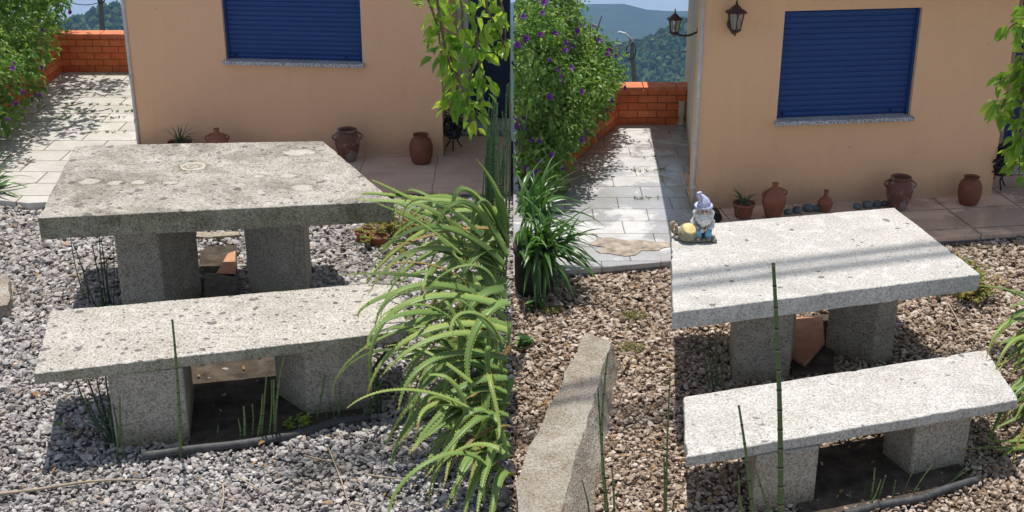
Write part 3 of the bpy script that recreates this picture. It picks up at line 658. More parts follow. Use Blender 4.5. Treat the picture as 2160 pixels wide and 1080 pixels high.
AMP = [(.18, 0), (.21, .03), (.28, .25), (.33, .45), (.325, .6), (.26, .74), (.17, .82), (.085, .86), (.08, .95), (.095, 1)]
BOT = [(.2, 0), (.24, .02), (.27, .15), (.33, .3), (.35, .42), (.27, .58), (.12, .68), (.09, .8), (.09, .94), (.12, 1)]
def hpx(px, y0, y1, z=ZP):
    b = at(px, y0, z); return aty(px, y1, b.y).z-z
def wallpot(fn, px, y0, y1, *a, **k): b = at(px, y0, ZP+.003); return pot(a[0], a[1], b, a[2], hpx(px, y0, y1), a[3], **k)
wallpot(0, 735, 338, 272, 'storage_jar', 'large two handled brown jar with grey glaze, right of the old table back corner', JAR, m_terraD, handles=2, hang=R(10), hz=(.66, .92), hout=.11)
wallpot(0, 889, 343, 283, 'round_jar', 'small reddish brown round jar near the entrance of the peach house', RND, m_terraB)
wallpot(0, 462, 336, 271, 'water_jug', 'terracotta jug with two handles peeking above the old table back edge', AMP, m_terra, handles=2, hang=R(5), hz=(.62, .84), hout=.1)
wallpot(0, 1893, 440, 372, 'storage_jar', 'large two handled brown jar with grey glaze, standing in front of the ochre house', JAR, m_terraD, handles=2, hang=R(-10), hz=(.66, .92), hout=.11)
wallpot(0, 2042, 430, 372, 'round_jar', 'small reddish brown round jar at the right end of the ochre wall', RND, m_terraB)
wallpot(0, 1630, 458, 386, 'water_jug', 'terracotta jug with two handles between the spider plant and the small bottle', AMP, m_terra, handles=2, hang=R(12), hz=(.62, .84), hout=.1)
wallpot(0, 1739, 445, 401, 'clay_bottle', 'small narrow necked clay bottle between two rows of round stones', BOT, m_terra, cat='bottle')
def spider(px, y0, s, label, lab2):
    b = at(px, y0, ZP+.003); t = pot('flower_pot', lab2, b, [(.5, 0), (.56, .1), (.66, .8), (.72, .82), (.74, 1)], .1*s, m_terra)
    P0 = V((b.x, b.y, b.z+.095*s)); p = thing('spider_plant', label, 'plant', P0); strap_leaves(p, P0, 40, .07*s, .15*s, .009, m_spider, 'foliage', r0=.012)
def strap_leaves(parent, P0, n, l0, l1, wd, mat, name='foliage', clip=None, spread=(.15, 1.3), azr=(0, 2*math.pi), droop=.9, seg=7, r0=.02):
    vs = []; fs = []; rn = []; cnt = 0; tries = 0
    while cnt < n and tries < n*10:
        tries += 1
        a = random.uniform(*azr); e = random.uniform(*spread); ln = random.uniform(l0, l1); d = V((math.cos(a)*math.cos(e), math.sin(a)*math.cos(e), math.sin(e)))
        p = P0+V((random.gauss(0, r0), random.gauss(0, r0), 0)); pts = [p.copy()]; dd = d.copy(); g = droop*random.uniform(.6, 1.5)
        for k in range(seg): p = p+dd*(ln/seg); dd = (dd+V((0, 0, -g/seg*1.6))).normalized(); pts.append(p.copy())
        if clip and not all(clip(q_) for q_ in pts): continue
        cnt += 1; sd = V((-math.sin(a), math.cos(a), 0)); r_ = random.random(); base = len(vs); tw = random.uniform(-.5, .5)
        sd = (sd*math.cos(tw)+V((0, 0, 1))*math.sin(tw)).normalized()
        for k, q_ in enumerate(pts):
            t = k/seg; w_ = wd*(.7+.6*t if t < .4 else .94*(1-((t-.4)/.6)**1.6))+.0008
            t2 = (pts[min(k+1, seg)]-pts[max(k-1, 0)]).normalized(); up = sd.cross(t2).normalized()
            vs += [q_+sd*w_*.5+up*w_*.18, q_, q_-sd*w_*.5+up*w_*.18]; rn += [r_]*3
        for k in range(seg):
            o_ = base+k*3; fs += [(o_, o_+1, o_+4, o_+3), (o_+1, o_+2, o_+5, o_+4)]
    return npmesh(name, np.array([v[:] for v in vs]), np.array(fs), np.array(rn), mat, parent, smooth=True)
spider(1567, 457, 1.0, 'grey green spider plant growing in a terracotta pot beside the jug', 'squat terracotta flower pot holding the spider plant by the ochre wall')
spider(382, 332, 1.25, 'tuft of spider plant leaves showing behind the old table', 'squat flower pot hidden behind the lichen spotted table')
# round stones along the wall
m_peb = plain('blue_grey_pebble', (.13, .15, .16, 1), .6, .35, 12, .4, .002)
proto = None
for i, (px, py, r_) in enumerate([(1662, 452, 16), (1681, 449, 19), (1704, 446, 21), (1722, 445, 18), (1808, 441, 17), (1829, 438, 20), (1850, 436, 18), (1866, 434, 15)]):
    b = at(px, py, ZP); rr = r_*b.length/F*.62
    lab = ['first', 'second', 'third', 'fourth'][i % 4]+' blue grey round stone '+('left' if i < 4 else 'right')+' of the clay bottle, counted from the left'
    if proto is None:
        pr = MB().ell((0, 0, 0), (.03, .026, .021), 14, jit=.04).build('round_stone', m_peb, loc=(0, 0, 0)); proto = pr; o_ = pr
    else: o_ = proto.copy(); COL.objects.link(o_)
    o_.location = (b.x, b.y, b.z+rr*.6); s_ = rr/.03; o_.scale = (s_, s_, s_); o_.rotation_euler = (0, 0, i*1.3)
    tag(o_, lab, 'stone', 'round stones at the foot of the ochre wall')
# small black drain stub
b = at(1512, 468, ZP); t_ = MB(); t_.tube([b+V((0, .1, .035)), b+V((0, -.02, .035))], .03, 16, False); t_.tube([b+V((0, -.019, .035)), b+V((0, .08, .035))], .024, 16, True)
tag(t_.build('drain_pipe', m_black, loc=b), 'short black drain pipe mouth at the foot of the ochre wall', 'pipe')
# cream vase at the end of the footpath
b = at(1437, 262, ZP+.003); H = hpx(1437, 262, 211)
t = thing('tall_vase', 'tall waisted cream vase with faint flowers by the brick end wall', 'vase', b)
m_vase = MT('painted_vase', .4, .4); m_vase.col(m_vase.mix(m_vase.ramp(m_vase.noise(38, 2), [(.6, 0.), (.66, .7)]), (.62, .56, .44, 1), (.4, .26, .1, 1))); m_vase = m_vase.m
MB().lathe([(0, 0), (.2*H, 0), (.2*H, .03*H), (.14*H, .1*H), (.1*H, .2*H), (.13*H, .4*H), (.155*H, .6*H), (.14*H, .8*H), (.13*H, .9*H), (.19*H, .98*H), (.2*H, H), (.16*H, .99*H), (.12*H, .88*H), (0, .8*H)], b, 28).build('body', m_vase, t)

# ------------------------------------------------------------ wall lanterns
def lantern(c, s, wall_pt, label):
    """c = centre of the glass, s = total height"""
    t = thing('wall_lantern', label, 'lantern', c, 'brown wall lanterns on the ochre house'); K = s
    M0 = None; P = lambda r, z: (r*K, z*K)
    MB().lathe([P(.02, .44), P(.035, .415), P(.02, .39), P(.05, .37), P(.1, .33), P(.17, .26), P(.27, .215), P(.285, .2), P(.26, .195), P(0, .2)][::-1], c, 6, smooth=False).build('roof', m_iron, t)
    MB().lathe([P(0, .42), P(.022, .43), P(.012, .46), P(.026, .485), P(0, .52)], c, 10).build('finial', m_iron, t)
    MB().lathe([P(.12, -.2), P(.19, .19)], c, 6, smooth=False).build('glass_pane', m_glass, t)
    fr = MB()
    for k in range(6):
        a = 2*math.pi*(k+.5)/6; fr.tube([c+V((.125*K*math.cos(a), .125*K*math.sin(a), -.2*K)), c+V((.197*K*math.cos(a), .197*K*math.sin(a), .195*K))], .014*K, 5)
    fr.lathe([P(0, -.235), P(.14, -.225), P(.145, -.195), P(.115, -.19)], c, 6, smooth=False); fr.build('frame', m_iron, t)
    MB().lathe([P(0, -.36), P(.02, -.345), P(.03, -.325), P(.015, -.305), P(.04, -.29), P(.1, -.25), P(.13, -.232)], c, 12).build('base', m_iron, t)
    MB().ell(c+V((0, 0, -.03*K)), (.04*K, .04*K, .08*K), 10).build('bulb', m_white, t)
    wv_ = wall_pt-c; wv_.z = 0; d = wv_.length; wn = wv_.normalized()
    br = MB(); pts = []
    z0 = -.2*K
    for k in range(10):
        q = k/9; pts.append(c+wn*(.05*K+(d-.05*K)*q)+V((0, 0, -.26*K-.1*K*math.sin(math.pi*q)+.1*K*q)))
    br.tube(pts, .036*K, 8)
    br.build('bracket', m_iron, t)
    pl = MB(); e = c+wn*(d-.012)+V((0, 0, -.13*K)); Mr = wn.to_track_quat('Z', 'Y').to_matrix()
    pl.lathe([(0, .012), (.1*K, .012), (.1*K, 0), (.06*K, -.02*K), (0, -.02*K)], e, 16, Mr, sy=1.5 if abs(wn.y) > .7 else 1, sx=1 if abs(wn.y) > .7 else 1.5); pl.build('wall_plate', m_iron, t)
wpt = onp(1552, 50, RA, rn); cL = wpt+rn*.1; K1 = 88/F*wpt.length
lantern(V((aty(1552, 44, cL.y).x, cL.y, aty(1552, 44, cL.y).z)), K1, V((cL.x-.045, wpt.y, cL.z)), 'brown six sided wall lantern on the front of the ochre house')
Y2 = RA.y+.55; c2 = aty(1423, 54, Y2); K2 = 68/F*c2.length
sidex = RA.x+(Y2-RA.y)*(d2.x/d2.y)
lantern(c2, K2, V((sidex, c2.y, c2.z)), 'brown wall lantern on the side of the ochre house above the footpath')

# ------------------------------------------------------------ utility poles and wires
def upole(px, ytop, ybase, Y, label, wires, r=.11):
    top = aty(px[0], ytop, Y); bot = aty(px[1], ybase, Y); t = thing('utility_pole', label, 'utility pole', V((bot.x, Y, bot.z)))
    d = (top-bot); MB().tube([bot-d.normalized()*2.5, bot, bot+d*.5, top], [r*1.25, r*1.15, r, r*.85], 10).build('pole', m_wood, t)
    s = Y/60
    MB().tube([top+V((-.05*s, -.05*s, .0)), top+V((-.3*s, -.2*s, .25*s)), top+V((-.62*s, -.3*s, .35*s))], .05*s, 6).build('lamp_arm', m_white, t)
    tr = MB(); q = top+V((.02*s, -.1*s, -d.length*.26)); pts = [q+V((.22*s*math.cos(a), 0, .42*s*math.sin(a))) for a in np.linspace(0, 2*math.pi, 15)]
    tr.tube(pts, .03*s, 6, False); tr.build('cable_coil', m_black, t)
    for (sx, sy, ex, ey, eY, sag) in wires:
        a = aty(sx, sy, Y); b = aty(ex, ey, eY); pts = [a.lerp(b, k/12)+V((0, 0, -sag*4*(k/12)*(1-k/12))) for k in range(13)]
        MB().tube(pts, .022*s, 5).build('wire', m_black, t)
upole((1331, 1339), 80, 178, 60, 'weathered utility pole with wires rising behind the end wall of the wet footpath', [(1333, 93, 1446, 108, 50, .2), (1333, 93, 1270, 95, 75, .1), (1333, 98, 1275, 120, 45, .2), (1334, 88, 1250, 92, 30, .2), (1331, 84, 1446, 35, 95, .5)], r=.12)
upole((209, 216), -40, 62, 60, 'dark utility pole standing behind the brick wall beside the peach house', [(209, 5, 100, -20, 50, .3), (209, 8, 330, 30, 50, .3)], r=.12)

# ------------------------------------------------------------ flowering climbers
def flower_proto():
    n = 6; P = np.zeros((n, 3)); a = np.arange(n)*2*math.pi/n; D = np.stack([np.cos(a), np.sin(a), np.full(n, .25)], 1); N = np.tile([0, 0, 1.], (n, 1))
    o = leaves('flower', P, D, N, .03, .021, m_flower, loc=(0, 0, 0), droop=.1); return o
def climber(label, loc, ells, n, size, nf, clip, stems):
    t = thing('flowering_climber', label, 'bush', loc, 'purple flowering climbers over the brick walls')
    bush_leaves('foliage', ells, n, size, m_bush, t, clip)
    sm = MB()
    for a, b in stems:
        a = V(a); b = V(b); mid = a.lerp(b, .5)+V((random.uniform(-.1, .1), random.uniform(-.1, .1), .1)); sm.tube([a, mid, b], [.016, .011, .004], 6)
    sm.build('stem', m_bark, t)
    k = 0; E = [e for e in ells if len(e) == 6 or e[6]]
    tr = 0
    while k < nf and tr < 5000:
        tr += 1
        e = random.choice(E); d = V((random.gauss(0, 1), random.gauss(0, 1), random.gauss(0, 1))).normalized()
        if d.y > .2: continue
        p = V(e[:3])+V((d.x*e[3], d.y*e[4], d.z*e[5]))*random.uniform(1.08, 1.2)
        if not clip(np.array([p[:]]))[0]: continue
        if any(((p.x-g[0])/g[3])**2+((p.y-g[1])/g[4])**2+((p.z-g[2])/g[5])**2 < 1 for g in E if g is not e): continue
        if k == 0: fl = flower_proto(); fl.parent = t; base = fl
        else: fl = base.copy(); COL.objects.link(fl); fl.parent = t
        fl.location = p-WL[t.name]; q = (d+V((0, -.8, .3))).normalized().to_track_quat('Z', 'Y'); fl.rotation_euler = q.to_euler(); s_ = random.uniform(.55, 1.0); fl.scale = (s_,)*3; k += 1
    return t
LE = [(-4.6, 11.9, .85, .42, .7, .55), (-4.55, 11.0, .72, .55, .75, .55), (-4.3, 10.1, .62, .5, .7, .5), (-4.1, 9.3, .6, .4, .6, .42), (-4.7, 10.4, 1.2, .75, 1.3, .5)]
climber('purple flowered climber over the brick side wall left of the peach house', (-4.4, 10, 0), LE, 17000, .05, 60, lambda P: (P[:, 0] < -3.2), [((-4.45, 9+.6*k, 0), (-4.3+random.uniform(-.2, .2), 9+.6*k, 1.1)) for k in range(6)])
t = thing('added_shade_tree', 'unseen tree added above the frame to dapple the left footpath with shade', 'tree', (-4.9, 10.4, 0))  # unseen tree, added so its leaves shade the left footpath
bush_leaves('crown', [(-4.12, 11.9, 1.95, .55, .6, .25), (-4.12, 10.7, 1.9, .62, .7, .28), (-4.2, 9.6, 1.8, .55, .6, .25)], 2600, .075, m_bush, t, lambda P: (P[:, 2] > 1.48), .16, .3)
tk = MB()
for e in ((-4.0, 11.9, 1.9), (-3.8, 10.7, 1.9), (-4.1, 9.6, 1.8)): tk.tube([(-4.9, 10.4, 0), (-4.85, 10.4, 1.2), e], [.09, .06, .015], 8)
tk.build('trunk', m_bark, t)
REl = [(.26, 8.75, .6, .24, .45, .4), (.36, 9.3, .62, .36, .5, .42), (.5, 9.95, .55, .34, .45, .36), (.22, 9.4, 1.1, .26, .6, .42), (.14, 8.55, 1.0, .17, .35, .45), (.2, 8.5, .3, .15, .3, .25)]
climber('dense purple flowered climber over the low brick wall of the wet footpath', (.3, 9.3, 0), REl, 27000, .038, 95, lambda P: (P[:, 0] > .012), [((.15+.1*k, 8.7+.28*k, 0), (.2+.1*k, 8.7+.25*k, 1.0)) for k in range(6)])
# ------------------------------------------------------------ strap leaved clumps
pb_ = at(1120, 648); t = thing('planter', 'dark weathered round planter under the strap leaved clump', 'planter', (.13, 6.86, 0))
MB().lathe([(0, 0), (.1, 0), (.115, .05), (.118, .24), (.125, .27), (.125, .3), (.1, .3), (.095, .25), (0, .24)], (.13, 6.86, 0), 24).build('body', m_pot2, t)
t = thing('strap_leaved_plant', 'clump of long arching strap leaves beside the flowering climber', 'plant', (.13, 6.86, .28))
strap_leaves(t, V((.13, 6.88, .26)), 130, .26, .44, .026, m_agap, clip=lambda q_: q_.x > .008, spread=(-.1, 1.3), r0=.06)
strap_leaves(t, V((.12, 7.2, .35)), 55, .28, .46, .024, m_agap, 'rear_foliage', clip=lambda q_: q_.x > .008, spread=(.2, 1.4), r0=.05)
c = at(-25, 425); t = thing('strap_leaved_plant', 'dark strap leaved plant cut by the left edge beside the pavement', 'plant', (c.x, c.y, 0))
strap_leaves(t, V((c.x, c.y, .05)), 60, .22, .42, .024, m_agap, spread=(.2, 1.4), r0=.04)
sk = MB(); a = aty(1094, 322, 7.6); b_ = aty(1117, 222, 7.6); sk.tube([a, a.lerp(b_, .5)+V((.006, 0, 0)), b_], .006, 6); t = thing('seed_stalk', 'thin green stalk with a pale bud, in front of the flowering climber', 'plant', a)
sk.build('stem', m_agap, t); MB().lathe([(0, -.035), (.011, -.03), (.014, 0), (.008, .03), (0, .045)], b_, 8).build('bud', m_lime, t)
# ------------------------------------------------------------ aloes with toothed leaves
def aloe_leaf(pts, wd, vs, fs, rn, tv, tf, r_, seg=18):
    p0, p1, p2, p3 = [V(p) for p in pts]
    bz = lambda t: p0*(1-t)**3+p1*3*t*(1-t)**2+p2*3*t*t*(1-t)+p3*t**3
    P = [bz(k/seg) for k in range(seg+1)]; base = len(vs)
    ref = V((0, -.35, 1)).normalized()
    for k, q in enumerate(P):
        t = k/seg; tg = (P[min(k+1, seg)]-P[max(k-1, 0)]).normalized(); sd = tg.cross(ref)
        if sd.length < .25: sd = tg.cross(V((0, -1, .2)))
        sd.normalize(); up = sd.cross(tg).normalized(); w_ = wd*.72*(1-t**1.5)*(1-.15*(1-t))*(1+.06*math.sin(k*1.7+wd*900))+.0012
        vs += [q+sd*w_*.5+up*w_*.22, q+up*w_*.02, q-sd*w_*.5+up*w_*.22, q-up*w_*.26]; rn += [min(.86, r_*.6+.3), r_*.55, min(.86, r_*.6+.3), r_*.3] if t < .92 and r_ < 2 else [1.0]*4
        if 0 < k < seg and True:
            for s_ in (1, -1):
                e = q+sd*s_*w_*.49+up*w_*.22; m = len(tv); l_ = (P[k+1]-P[k])*.22
                tv += [e-l_, e+l_, e+sd*s_*(.0026+w_*.04)+tg*.005+up*.002]; tf.append((m, m+1, m+2))
                # between
                e2 = (P[k]+P[k+1])/2+sd*s_*w_*.47+up*w_*.22; m = len(tv)
                tv += [e2-l_, e2+l_, e2+sd*s_*(.0026+w_*.04)+tg*.005+up*.002]; tf.append((m, m+1, m+2))
    for k in range(seg):
        o_ = base+k*4
        for a, b in ((0, 1), (1, 2), (2, 3), (3, 0)): fs.append((o_+a, o_+b, o_+4+b, o_+4+a))
def aloe(label, base, lvs, clip, hs=1):
    t = thing('aloe', label, 'aloe', base); vs, fs, rn, tv, tf = [], [], [], [], []
    for pts, wd in lvs: aloe_leaf(pts, wd*(.5 if (dead := random.random() < .07) else 1), vs, fs, rn, tv, tf, 2.2 if dead else random.random())
    f = lambda a: np.array([q[:] for q in a])
    fo = npmesh('foliage', f(vs), np.array(fs), np.array(rn), m_aloe, t, smooth=True)
    npmesh('leaf_margin', f(tv), np.array(tf), RS.rand(len(tv)), m_aloeE, fo)
    sm = MB()
    for (a, b) in ((V((base[0], base[1], 0)), V((base[0], base[1]+.02, .5*hs))), (V((base[0]-.05, base[1]-.3, 0)), V((base[0], base[1]-.25, .3*hs)))): sm.tube([a, a.lerp(b, .5), b], [.05, .045, .03], 8)
    sm.build('stem', m_bark, t)
    return t
def pxl(Y0, Y1, *p):
    n = len(p)-1; return [aty(q[0], q[1], Y0+(Y1-Y0)*i/n) for i, q in enumerate(p)]
AL = []
def A(Y0, Y1, w, *p): AL.append((pxl(Y0, Y1, *p), w))
A(5.75, 5.6, .085, (1062, 520), (1070, 430), (1040, 380), (1003, 334))
A(5.7, 5.45, .08, (1060, 520), (1010, 380), (950, 360), (952, 470))
A(5.6, 5.4, .075, (1068, 540), (1010, 420), (960, 380), (908, 498))
A(5.7, 5.5, .08, (1070, 510), (1020, 400), (1005, 390), (992, 500))
A(5.5, 5.2, .075, (1062, 560), (960, 450), (860, 460), (795, 545))
A(5.5, 5.1, .07, (1060, 570), (960, 520), (850, 480), (775, 625))
A(5.6, 5.5, .065, (1060, 560), (940, 480), (880, 500), (824, 600))
A(5.3, 5.2, .05, (1050, 620), (930, 585), (820, 570), (715, 582))
A(5.3, 5.0, .07, (1060, 640), (950, 590), (800, 570), (790, 700))
A(5.2, 4.9, .075, (1065, 650), (900, 590), (740, 640), (788, 850))
A(5.2, 4.8, .07, (1070, 690), (920, 640), (770, 650), (775, 740))
A(5.1, 4.8, .07, (1070, 700), (960, 660), (800, 700), (772, 845))
A(5.3, 5.0, .075, (1065, 610), (980, 620), (960, 680), (975, 830))
A(5.1, 4.7, .07, (1075, 640), (1010, 640), (960, 760), (1000, 840))
A(5.0, 4.7, .06, (1070, 720), (960, 680), (860, 720), (800, 800))
A(5.0, 4.6, .065, (1070, 760), (960, 720), (850, 760), (840, 870))
A(5.0, 4.6, .065, (1070, 790), (960, 730), (900, 800), (842, 885))
A(4.9, 4.6, .06, (1070, 800), (980, 790), (900, 860), (838, 940))
A(4.9, 4.5, .06, (1070, 830), (980, 790), (900, 900), (862, 960))
A(4.9, 4.5, .06, (1074, 850), (1000, 840), (930, 900), (868, 945))
A(4.8, 4.4, .06, (1074, 880), (1010, 850), (960, 930), (895, 1010))
A(4.8, 4.4, .06, (1076, 900), (1010, 900), (950, 960), (935, 1030))
A(4.7, 4.3, .065, (1076, 940), (1010, 930), (970, 1000), (940, 1075))
A(4.7, 4.3, .07, (1076, 960), (1030, 960), (980, 1030), (978, 1110))
A(4.6, 4.2, .07, (1077, 1000), (1050, 980), (1040, 1060), (1030, 1140))
A(5.2, 4.9, .07, (1077, 730), (1040, 800), (1010, 840), (950, 855))
A(5.0, 4.7, .07, (1077, 800), (1050, 880), (1035, 930), (1035, 960))
for i in range(95):
    sx = random.uniform(1030, 1074); sy = random.uniform(440, 1030); far_ = random.random(); ln = random.uniform(90, 330)*(1 if sy < 800 else .62); a = R(random.choice([random.uniform(150, 235), random.uniform(110, 260)])); dx = math.cos(a)*ln; dy = -math.sin(a)*ln
    ex = min(1066, sx+dx); ey = sy+dy+random.uniform(-10, 110); Y0 = 6.05-(sy-440)*.0023+random.uniform(-.25, .3); k_ = random.uniform(.2, .5)
    A(Y0, Y0-random.uniform(-.3, .6), random.uniform(.045, .085), (sx, sy), (sx+(ex-sx)*k_, sy-random.uniform(0, 110)), (min(1070, sx+(ex-sx)*random.uniform(.7, 1.1)), sy+dy*.7-random.uniform(-20, 50)), (ex, ey))
for i in range(34):
    sx = random.uniform(960, 1072); sy = random.uniform(480, 1000); a = R(random.uniform(60, 300)); ln = random.uniform(90, 260); ex = min(1068, sx+math.cos(a)*ln-40); ey = sy-math.sin(a)*ln*.6+random.uniform(0, 90); Y0 = 5.7-(sy-440)*.0022+random.uniform(-.3, .3)
    A(Y0, Y0+random.uniform(-.4, .3), random.uniform(.022, .04), (sx, sy), (sx+(ex-sx)*.3+random.uniform(-40, 20), sy-random.uniform(20, 120)), (min(1070, ex+random.uniform(-50, 60)), ey-random.uniform(0, 120)), (ex, ey))
aloe('huge aloe with long arching toothed leaves spilling over the end of the old bench', (-.12, 5.4, 0), AL, None)
AL = []
A(5.7, 5.5, .03, (2210, 680), (2150, 600), (2110, 610), (2062, 602))
A(5.6, 5.4, .05, (2230, 700), (2180, 630), (2140, 640), (2092, 730))
A(5.6, 5.3, .05, (2230, 720), (2170, 650), (2100, 660), (2080, 760))
A(5.5, 5.3, .04, (2250, 730), (2180, 720), (2120, 780), (2032, 790))
A(5.5, 5.2, .05, (2230, 740), (2180, 690), (2120, 700), (2098, 790))
A(5.4, 5.1, .05, (2230, 780), (2180, 770), (2110, 830), (2090, 880))
A(5.3, 5.0, .05, (2240, 800), (2180, 770), (2100, 850), (2080, 960))
A(5.3, 5.0, .045, (2240, 830), (2200, 820), (2130, 850), (2092, 915))
A(5.2, 4.9, .03, (2240, 960), (2180, 950), (2100, 940), (2035, 948))
A(5.2, 4.9, .035, (2240, 930), (2180, 920), (2090, 940), (2108, 1020))
A(5.2, 4.9, .05, (2240, 860), (2180, 850), (2150, 900), (2130, 1000))
A(5.1, 4.8, .05, (2250, 900), (2200, 920), (2160, 960), (2150, 1060))
A(5.6, 5.5, .05, (2230, 700), (2200, 640), (2170, 620), (2130, 610))
for i in range(85):
    sx = random.uniform(2200, 2300); sy = random.uniform(640, 1000); ex = random.uniform(2075, 2190); ey = sy+random.uniform(-30, 130); Y0 = 5.9-(sy-600)*.0022
    A(Y0, Y0-random.uniform(-.1, .4), random.uniform(.03, .05), (sx, sy), (sx+(ex-sx)*.35, sy-random.uniform(0, 50)), (sx+(ex-sx)*.8, sy+(ey-sy)*.5), (ex, ey))
b0 = at(2290, 950); aloe('aloe with narrow toothed leaves reaching in from the right edge by the clean bench', (b0.x, b0.y+.1, 0), AL, None, .45)
# ------------------------------------------------------------ cherry twigs
def cherry(label, strands, Y, n_per, L0, clip, base):
    t = thing('cherry_branch', label, 'tree branch', base, 'drooping cherry branches beside the houses'); sm = MB(); P, D, N = [], [], []
    for st in strands:
        pts = [aty(x, y, Y+random.uniform(-.06, .06)) for x, y in st]
        fine = []
        for i in range(len(pts)-1):
            for k in range(6): fine.append(pts[i].lerp(pts[i+1], k/6))
        fine.append(pts[-1]); n = len(fine); sm.tube(fine, [.009-.006*i/n for i in range(n)], 6)
        tot = sum((fine[i+1]-fine[i]).length for i in range(n-1)); m = int(tot*n_per)
        for k in range(m):
            i = random.randint(0, n-2); p = fine[i].lerp(fine[i+1], random.random())
            a = random.uniform(0, 2*math.pi); off = V((math.cos(a), math.sin(a), 0))*random.uniform(0, .05)
            d = V((math.cos(a)*.75, math.sin(a)*.75, random.uniform(-1.3, -.2))); 
            if random.random() < .25: d.z = random.uniform(-.1, .4)
            q_ = p+off
            if clip and (not clip(q_) or not clip(q_+d.normalized()*L0)): continue
            P.append(q_[:]); D.append(d[:]); N.append((random.gauss(0, .5), random.gauss(-.5, .5), .8))
    sm.build('twig', m_bark, t); n = len(P); L_ = L0*(.65+.6*RS.rand(n)); leaves('foliage', P, D, N, L_, L_*.52, m_cherry, t, droop=.2, fold=.3)
    return t
Yc = 6.4
cherry('leafy cherry branches drooping in front of the peach house entrance', [[(893, -120), (900, -10), (925, 60), (930, 120)], [(905, -110), (925, 20), (940, 110), (965, 190), (950, 225)], [(975, -120), (990, 0), (1010, 90), (985, 190), (990, 250)], [(1010, -100), (1028, 20), (1062, 90), (1066, 100)], [(1030, -100), (1050, -20), (1066, 40), (1066, 90)], [(920, 30), (950, 120), (985, 215), (1000, 275)], [(955, -80), (975, 20), (975, 90), (955, 150)], [(1000, 60), (1010, 130), (1022, 190), (1000, 250)]], Yc, 62, .076, lambda q_: q_.x < -.005, aty(980, -120, Yc))
cherry('bright leafy cherry branches hanging in at the right edge by the ochre house', [[(2230, -100), (2200, 20), (2140, 50), (2128, 60)], [(2240, 60), (2190, 140), (2150, 150), (2105, 175)], [(2235, 80), (2170, 180), (2120, 210), (2095, 250)], [(2240, 100), (2180, 230), (2150, 300), (2150, 370)], [(2230, -60), (2180, 80), (2160, 200), (2140, 290)], [(2200, -80), (2170, 20), (2160, 120), (2168, 200)], [(2220, 120), (2190, 240), (2180, 330), (2165, 350)]], Yc, 80, .08, None, aty(2240, -100, Yc))
# ------------------------------------------------------------ horsetails
def stem_geo(vs, fs, rn, a, b, r, bend=0, node=.06, seg=7, side=None):
    a = V(a); b = V(b); L_ = (b-a).length; n = max(2, int(L_/node)); t = (b-a).normalized(); sd = t.cross(V((0, 1, 0))).normalized(); u2 = t.cross(sd)
    pos = []
    for k in range(n):
        q = k/n; pos += [(q, 1, .9), (q+.80/n, 1, .6), (q+.86/n, 1.12, .15), (q+.93/n, 1.14, .04), (q+.98/n, 1.06, .04)]
    pos[-1] = (1-.35/n, .8, .3); pos.append((1, .06, .1)); base = len(vs); tone = random.uniform(.3, 1)
    for q, rr, c in pos:
        cpt = a.lerp(b, q)+(sd*bend)*math.sin(math.pi*q*.9); R_ = r*.8*rr*(1-.5*q)
        for k in range(seg):
            an = 2*math.pi*k/seg; vs.append(cpt+(sd*math.cos(an)+u2*math.sin(an))*R_); rn.append(c*tone if c > .3 else c)
    for i in range(len(pos)-1):
        for k in range(seg): fs.append((base+i*seg+k, base+i*seg+(k+1) % seg, base+(i+1)*seg+(k+1) % seg, base+(i+1)*seg+k))
def horsetail(label, stems, mat, node=.06, group=None):
    """stems: (base px, base py, tip px, tip py, radius, bend, dY)"""
    vs, fs, rn = [], [], []
    for (bx, by, tx, ty, r, bd, dy) in stems:
        a = at(bx, by); b = aty(tx, ty, a.y+dy); stem_geo(vs, fs, rn, a-V((0, 0, .01)), b, r, bd+random.uniform(-.012, .012), node*random.uniform(.85, 1.15))
    b0 = at(stems[0][0], stems[0][1])
    o_ = npmesh('horsetail', np.array([v[:] for v in vs]), np.array(fs), np.array(rn), mat, loc=b0, smooth=True); tag(o_, label, 'horsetail', group); return o_
r_ = random.uniform
G = 'horsetail stems round the stone benches'
horsetail('dense dark clump of tall horsetail stems behind the huge aloe', [(x := r_(1010, 1066), 640+r_(-15, 25), min(1070, 1010+(x-1010)*.7+r_(5, 45)), r_(170, 330), r_(.006, .009), r_(-.03, .03), r_(-.1, .1)) for _ in range(30)], m_horseM, .09, G)
horsetail('slim dark horsetail tuft standing between the old table and old bench at the left', [(222, 652, 195, 515, .006, 0, 0), (226, 650, 210, 495, .006, 0, 0), (215, 656, 205, 560, .007, 0, 0), (230, 648, 214, 510, .006, 0, 0), (234, 650, 226, 540, .005, 0, 0), (208, 655, 176, 560, .006, .02, 0), (238, 650, 236, 505, .004, 0, 0), (190, 645, 150, 510, .006, -.01, 0)], m_horseD, .08, G)
horsetail('single curved green horsetail shoot rising at the left end of the old table', [(182, 640, 148, 455, .005, .02, .0)], m_horse, .07, G)
horsetail('dark bent horsetail clump leaning against the left leg of the old bench', [(235, 940, 163, 800, .008, .02, .1), (240, 935, 186, 798, .009, .0, .1), (238, 930, 205, 800, .007, 0, .1), (242, 945, 222, 790, .008, 0, .08), (228, 945, 176, 830, .007, -.01, .1), (246, 940, 232, 815, .007, 0, .05), (250, 950, 236, 850, .006, 0, 0), (226, 915, 226, 820, .006, 0, 0)], m_horseD, .08, G)
horsetail('short jointed horsetail shoots against the left leg front of the old bench', [(262, 965, 254, 838, .009, 0, 0), (292, 955, 296, 895, .005, 0, 0), (245, 968, 249, 900, .007, 0, 0)], m_horse, .05, G)
horsetail('tall green horsetail stem standing in front of the old bench seat', [(381, 965, 362, 673, .011, .0, -.05)], m_horse, .065, G)
